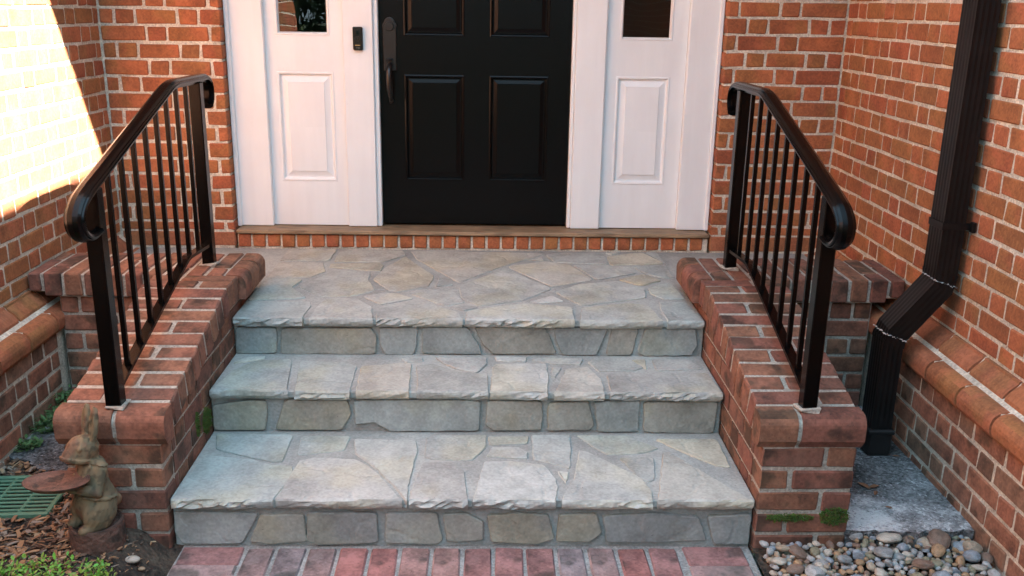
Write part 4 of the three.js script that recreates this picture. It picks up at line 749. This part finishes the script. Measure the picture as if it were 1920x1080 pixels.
scatter('ground_cover', 'bright green low ground cover in front of the rabbit statue', leafGeo, leafMat, 3600, (o) => {
  const x = rr(-1.5, -0.9), z = rr(1.98, 2.45); const e = 2.10 + 0.05 * (fbm3(x * 9, 2, 1, 2) - 0.5) + 0.10 * smooth(-1.02, -0.92, x) + 0.05 * smooth(-1.3, -1.45, x); if (z < e) return null; if (fbm3(x * 22, z * 22, 5, 2) < 0.38) return null;
  o.position.set(x, soilY(x, z) + rr(0.002, 0.04), z); const s = rr(0.006, 0.016); o.scale.set(s, s, s * rr(1, 1.7)); o.rotation.set(rr(-1.2, 0.1), rr(0, 6.28), rr(-0.4, 0.4), 'YXZ');
  return L(rr(0.10, 0.24), rr(0.26, 0.42), rr(0.02, 0.06));
});
function weed(x, y, z, n, h, sp, label) {
  const geos = [], m4 = new THREE.Matrix4(), e = new THREE.Euler(), c = thing('weed', label, 'weed', [x, y, z], 0, 'weeds growing along the slab');
  const st = []; for (let i = 0; i < n; i++) { const a = rr(0, 6.28), d = sp * Math.sqrt(rnd()), hh = rr(0.15, 1) * h, q = leafGeo.clone(), s = rr(0.011, 0.026); q.scale(s * 0.8, s, s * 1.3); q.rotateX(rr(-0.9, 0.2)); q.rotateY(rr(0, 6.28)); q.translate(Math.cos(a) * d, hh, Math.sin(a) * d); geos.push(q); if (i % 5 === 0) { const t = new THREE.TubeGeometry(new THREE.CatmullRomCurve3([new THREE.Vector3(Math.cos(a) * d * 0.3, -0.004, Math.sin(a) * d * 0.3), new THREE.Vector3(Math.cos(a) * d * 0.7, hh * 0.6, Math.sin(a) * d * 0.7), new THREE.Vector3(Math.cos(a) * d, hh, Math.sin(a) * d)]), 4, 0.001, 4); st.push(t.toNonIndexed()); } }
  mesh('foliage', mergeGeometries(geos), weed.m ??= new THREE.MeshPhysicalMaterial({ color: L(0.075, 0.16, 0.04), roughness: 0.7, transmission: 0.25, thickness: 0, side: THREE.DoubleSide }), c);
  mesh('stem', mergeGeometries(st), weed.s ??= mat(L(0.12, 0.14, 0.05)), c);
}
for (const [u, v, n, h, sp, l] of [[62, 772, 260, 0.08, 0.075, 'leafy weed on the slab against the brick wall'], [95, 758, 150, 0.05, 0.05, 'small leafy weed in the corner below the porch wall'], [20, 805, 240, 0.06, 0.08, 'spreading weed at the foot of the brick wall'], [55, 842, 110, 0.03, 0.04, 'tiny weed tuft in the middle of the slab'], [92, 805, 130, 0.035, 0.07, 'trailing weed lying across the slab']]) { const p = unproject(u, v, 1, -0.405); weed(Math.max(p.x, -1.57), -0.405, p.z, n, h, sp, l); }
const blade = new THREE.ConeGeometry(0.5, 1, 4); blade.translate(0, 0.5, 0);
function moss(label, n, fn) { scatter('moss', label, blade, moss.m ??= mat(L(1, 1, 1)), n, (o) => { const r = fn(o); if (!r) return null; const s = rr(0.003, 0.008); o.scale.set(s * 0.8, s * rr(0.8, 2.4), s * 0.8); return L(rr(0.04, 0.085), rr(0.075, 0.135), rr(0.01, 0.022)); }).name = numbered('moss'); }
const sideMoss = (z0, z1, y0, y1) => (o) => { const z = rr(z0, z1), y = rr(y0, y1), e = ((z - (z0 + z1) / 2) / (z1 - z0) * 2) ** 2 + ((y - (y0 + y1) / 2) / (y1 - y0) * 2) ** 2; if (e > rr(0.5, 1)) return false; o.position.set(-0.911, y, z); o.rotation.set(rr(-0.7, 0.7), 0, -Math.PI / 2 + rr(-0.7, 0.7)); return true; };
moss('green moss in the joint above the lowest tread by the cheek wall', 900, sideMoss(1.40, 1.49, -0.30, -0.20));
moss('thin moss line in a brick joint of the cheek wall', 260, sideMoss(1.53, 1.56, -0.27, -0.17));
const frontMoss = (x0, x1, y0, y1) => (o) => { const x = rr(x0, x1), y = rr(y0, y1), e = ((x - (x0 + x1) / 2) / (x1 - x0) * 2) ** 2 + ((y - (y0 + y1) / 2) / (y1 - y0) * 2) ** 2; if (e > rr(0.3, 1)) return false; o.position.set(x, y, 1.882); o.rotation.set(Math.PI / 2 + rr(-0.8, 0.5), 0, rr(-0.7, 0.7)); return true; };
moss('green moss along the bed joint at the cheek wall foot', 500, frontMoss(0.93, 1.10, -0.385, -0.355));
moss('green moss on the outer corner of the cheek wall foot', 500, frontMoss(1.10, 1.205, -0.40, -0.33));
moss('green moss creeping along the walkway end', 300, (o) => { o.position.set(rr(0.91, 1.1), -0.492, rr(1.875, 1.90)); o.rotation.set(rr(-0.6, 0.6), 0, rr(-0.6, 0.6)); return true; });
for (const [u, v, a, s, l] of [[1608, 905, 0.4, 0.035, 'curled brown dead leaf against the cheek wall'], [1628, 916, 1.9, 0.03, 'brown dead leaf on the stained slab'], [1640, 930, 2.6, 0.022, 'narrow brown dead leaf on the stained slab'], [1658, 950, 0.9, 0.018, 'reddish leaf scrap in the middle of the stained slab'], [1672, 855, 1.2, 0.018, 'leaf scrap on the slab near the downspout boot'], [68, 858, 0.7, 0.04, 'long brown leaf scrap on the pale slab'], [225, 992, 0.5, 0.05, 'curled grey dead leaf beside the rabbit statue'], [212, 986, 2.2, 0.045, 'crumpled grey leaf at the foot of the cheek wall']]) {
  const ly = u < 200 ? -0.404 : u < 400 ? -0.43 : -0.419, p = unproject(u, v, 1, ly), q = leafGeo.clone(); q.scale(s, s * 2.2, s * 1.6);
  const o = mesh('dead_leaf', q, u > 200 && u < 400 ? mat(L(0.2, 0.16, 0.13)) : mat(L(0.22, 0.10, 0.05))); o.position.set(p.x, ly + 0.002, p.z); o.rotation.y = a; tag(o, l, 'leaf');
}
for (const [u, v, r, c, l] of [[249, 1053, 0.018, [0.42, 0.38, 0.32], 'pale flat pebble on the bare soil'], [264, 1055, 0.009, [0.34, 0.25, 0.16], 'tan pebble beside a pale flat pebble'], [161, 1053, 0.011, [0.28, 0.32, 0.27], 'greenish pebble at the foot of the rabbit statue']]) {
  const p = unproject(u, v, 1, -0.44), q = new THREE.IcosahedronGeometry(r, 3); q.scale(1.25, 0.55, 0.85); const o = mesh('pebble', q, mat(L(...c), { map: stoneMap, roughness: 0.7 })); o.position.set(p.x, soilY(p.x, p.z) + r * 0.5, p.z); tag(o, l, 'pebble');
}
scene.traverse((o) => { if (o.isMesh) { o.castShadow = true; o.receiveShadow = true; } });
renderer.render(scene, camera);
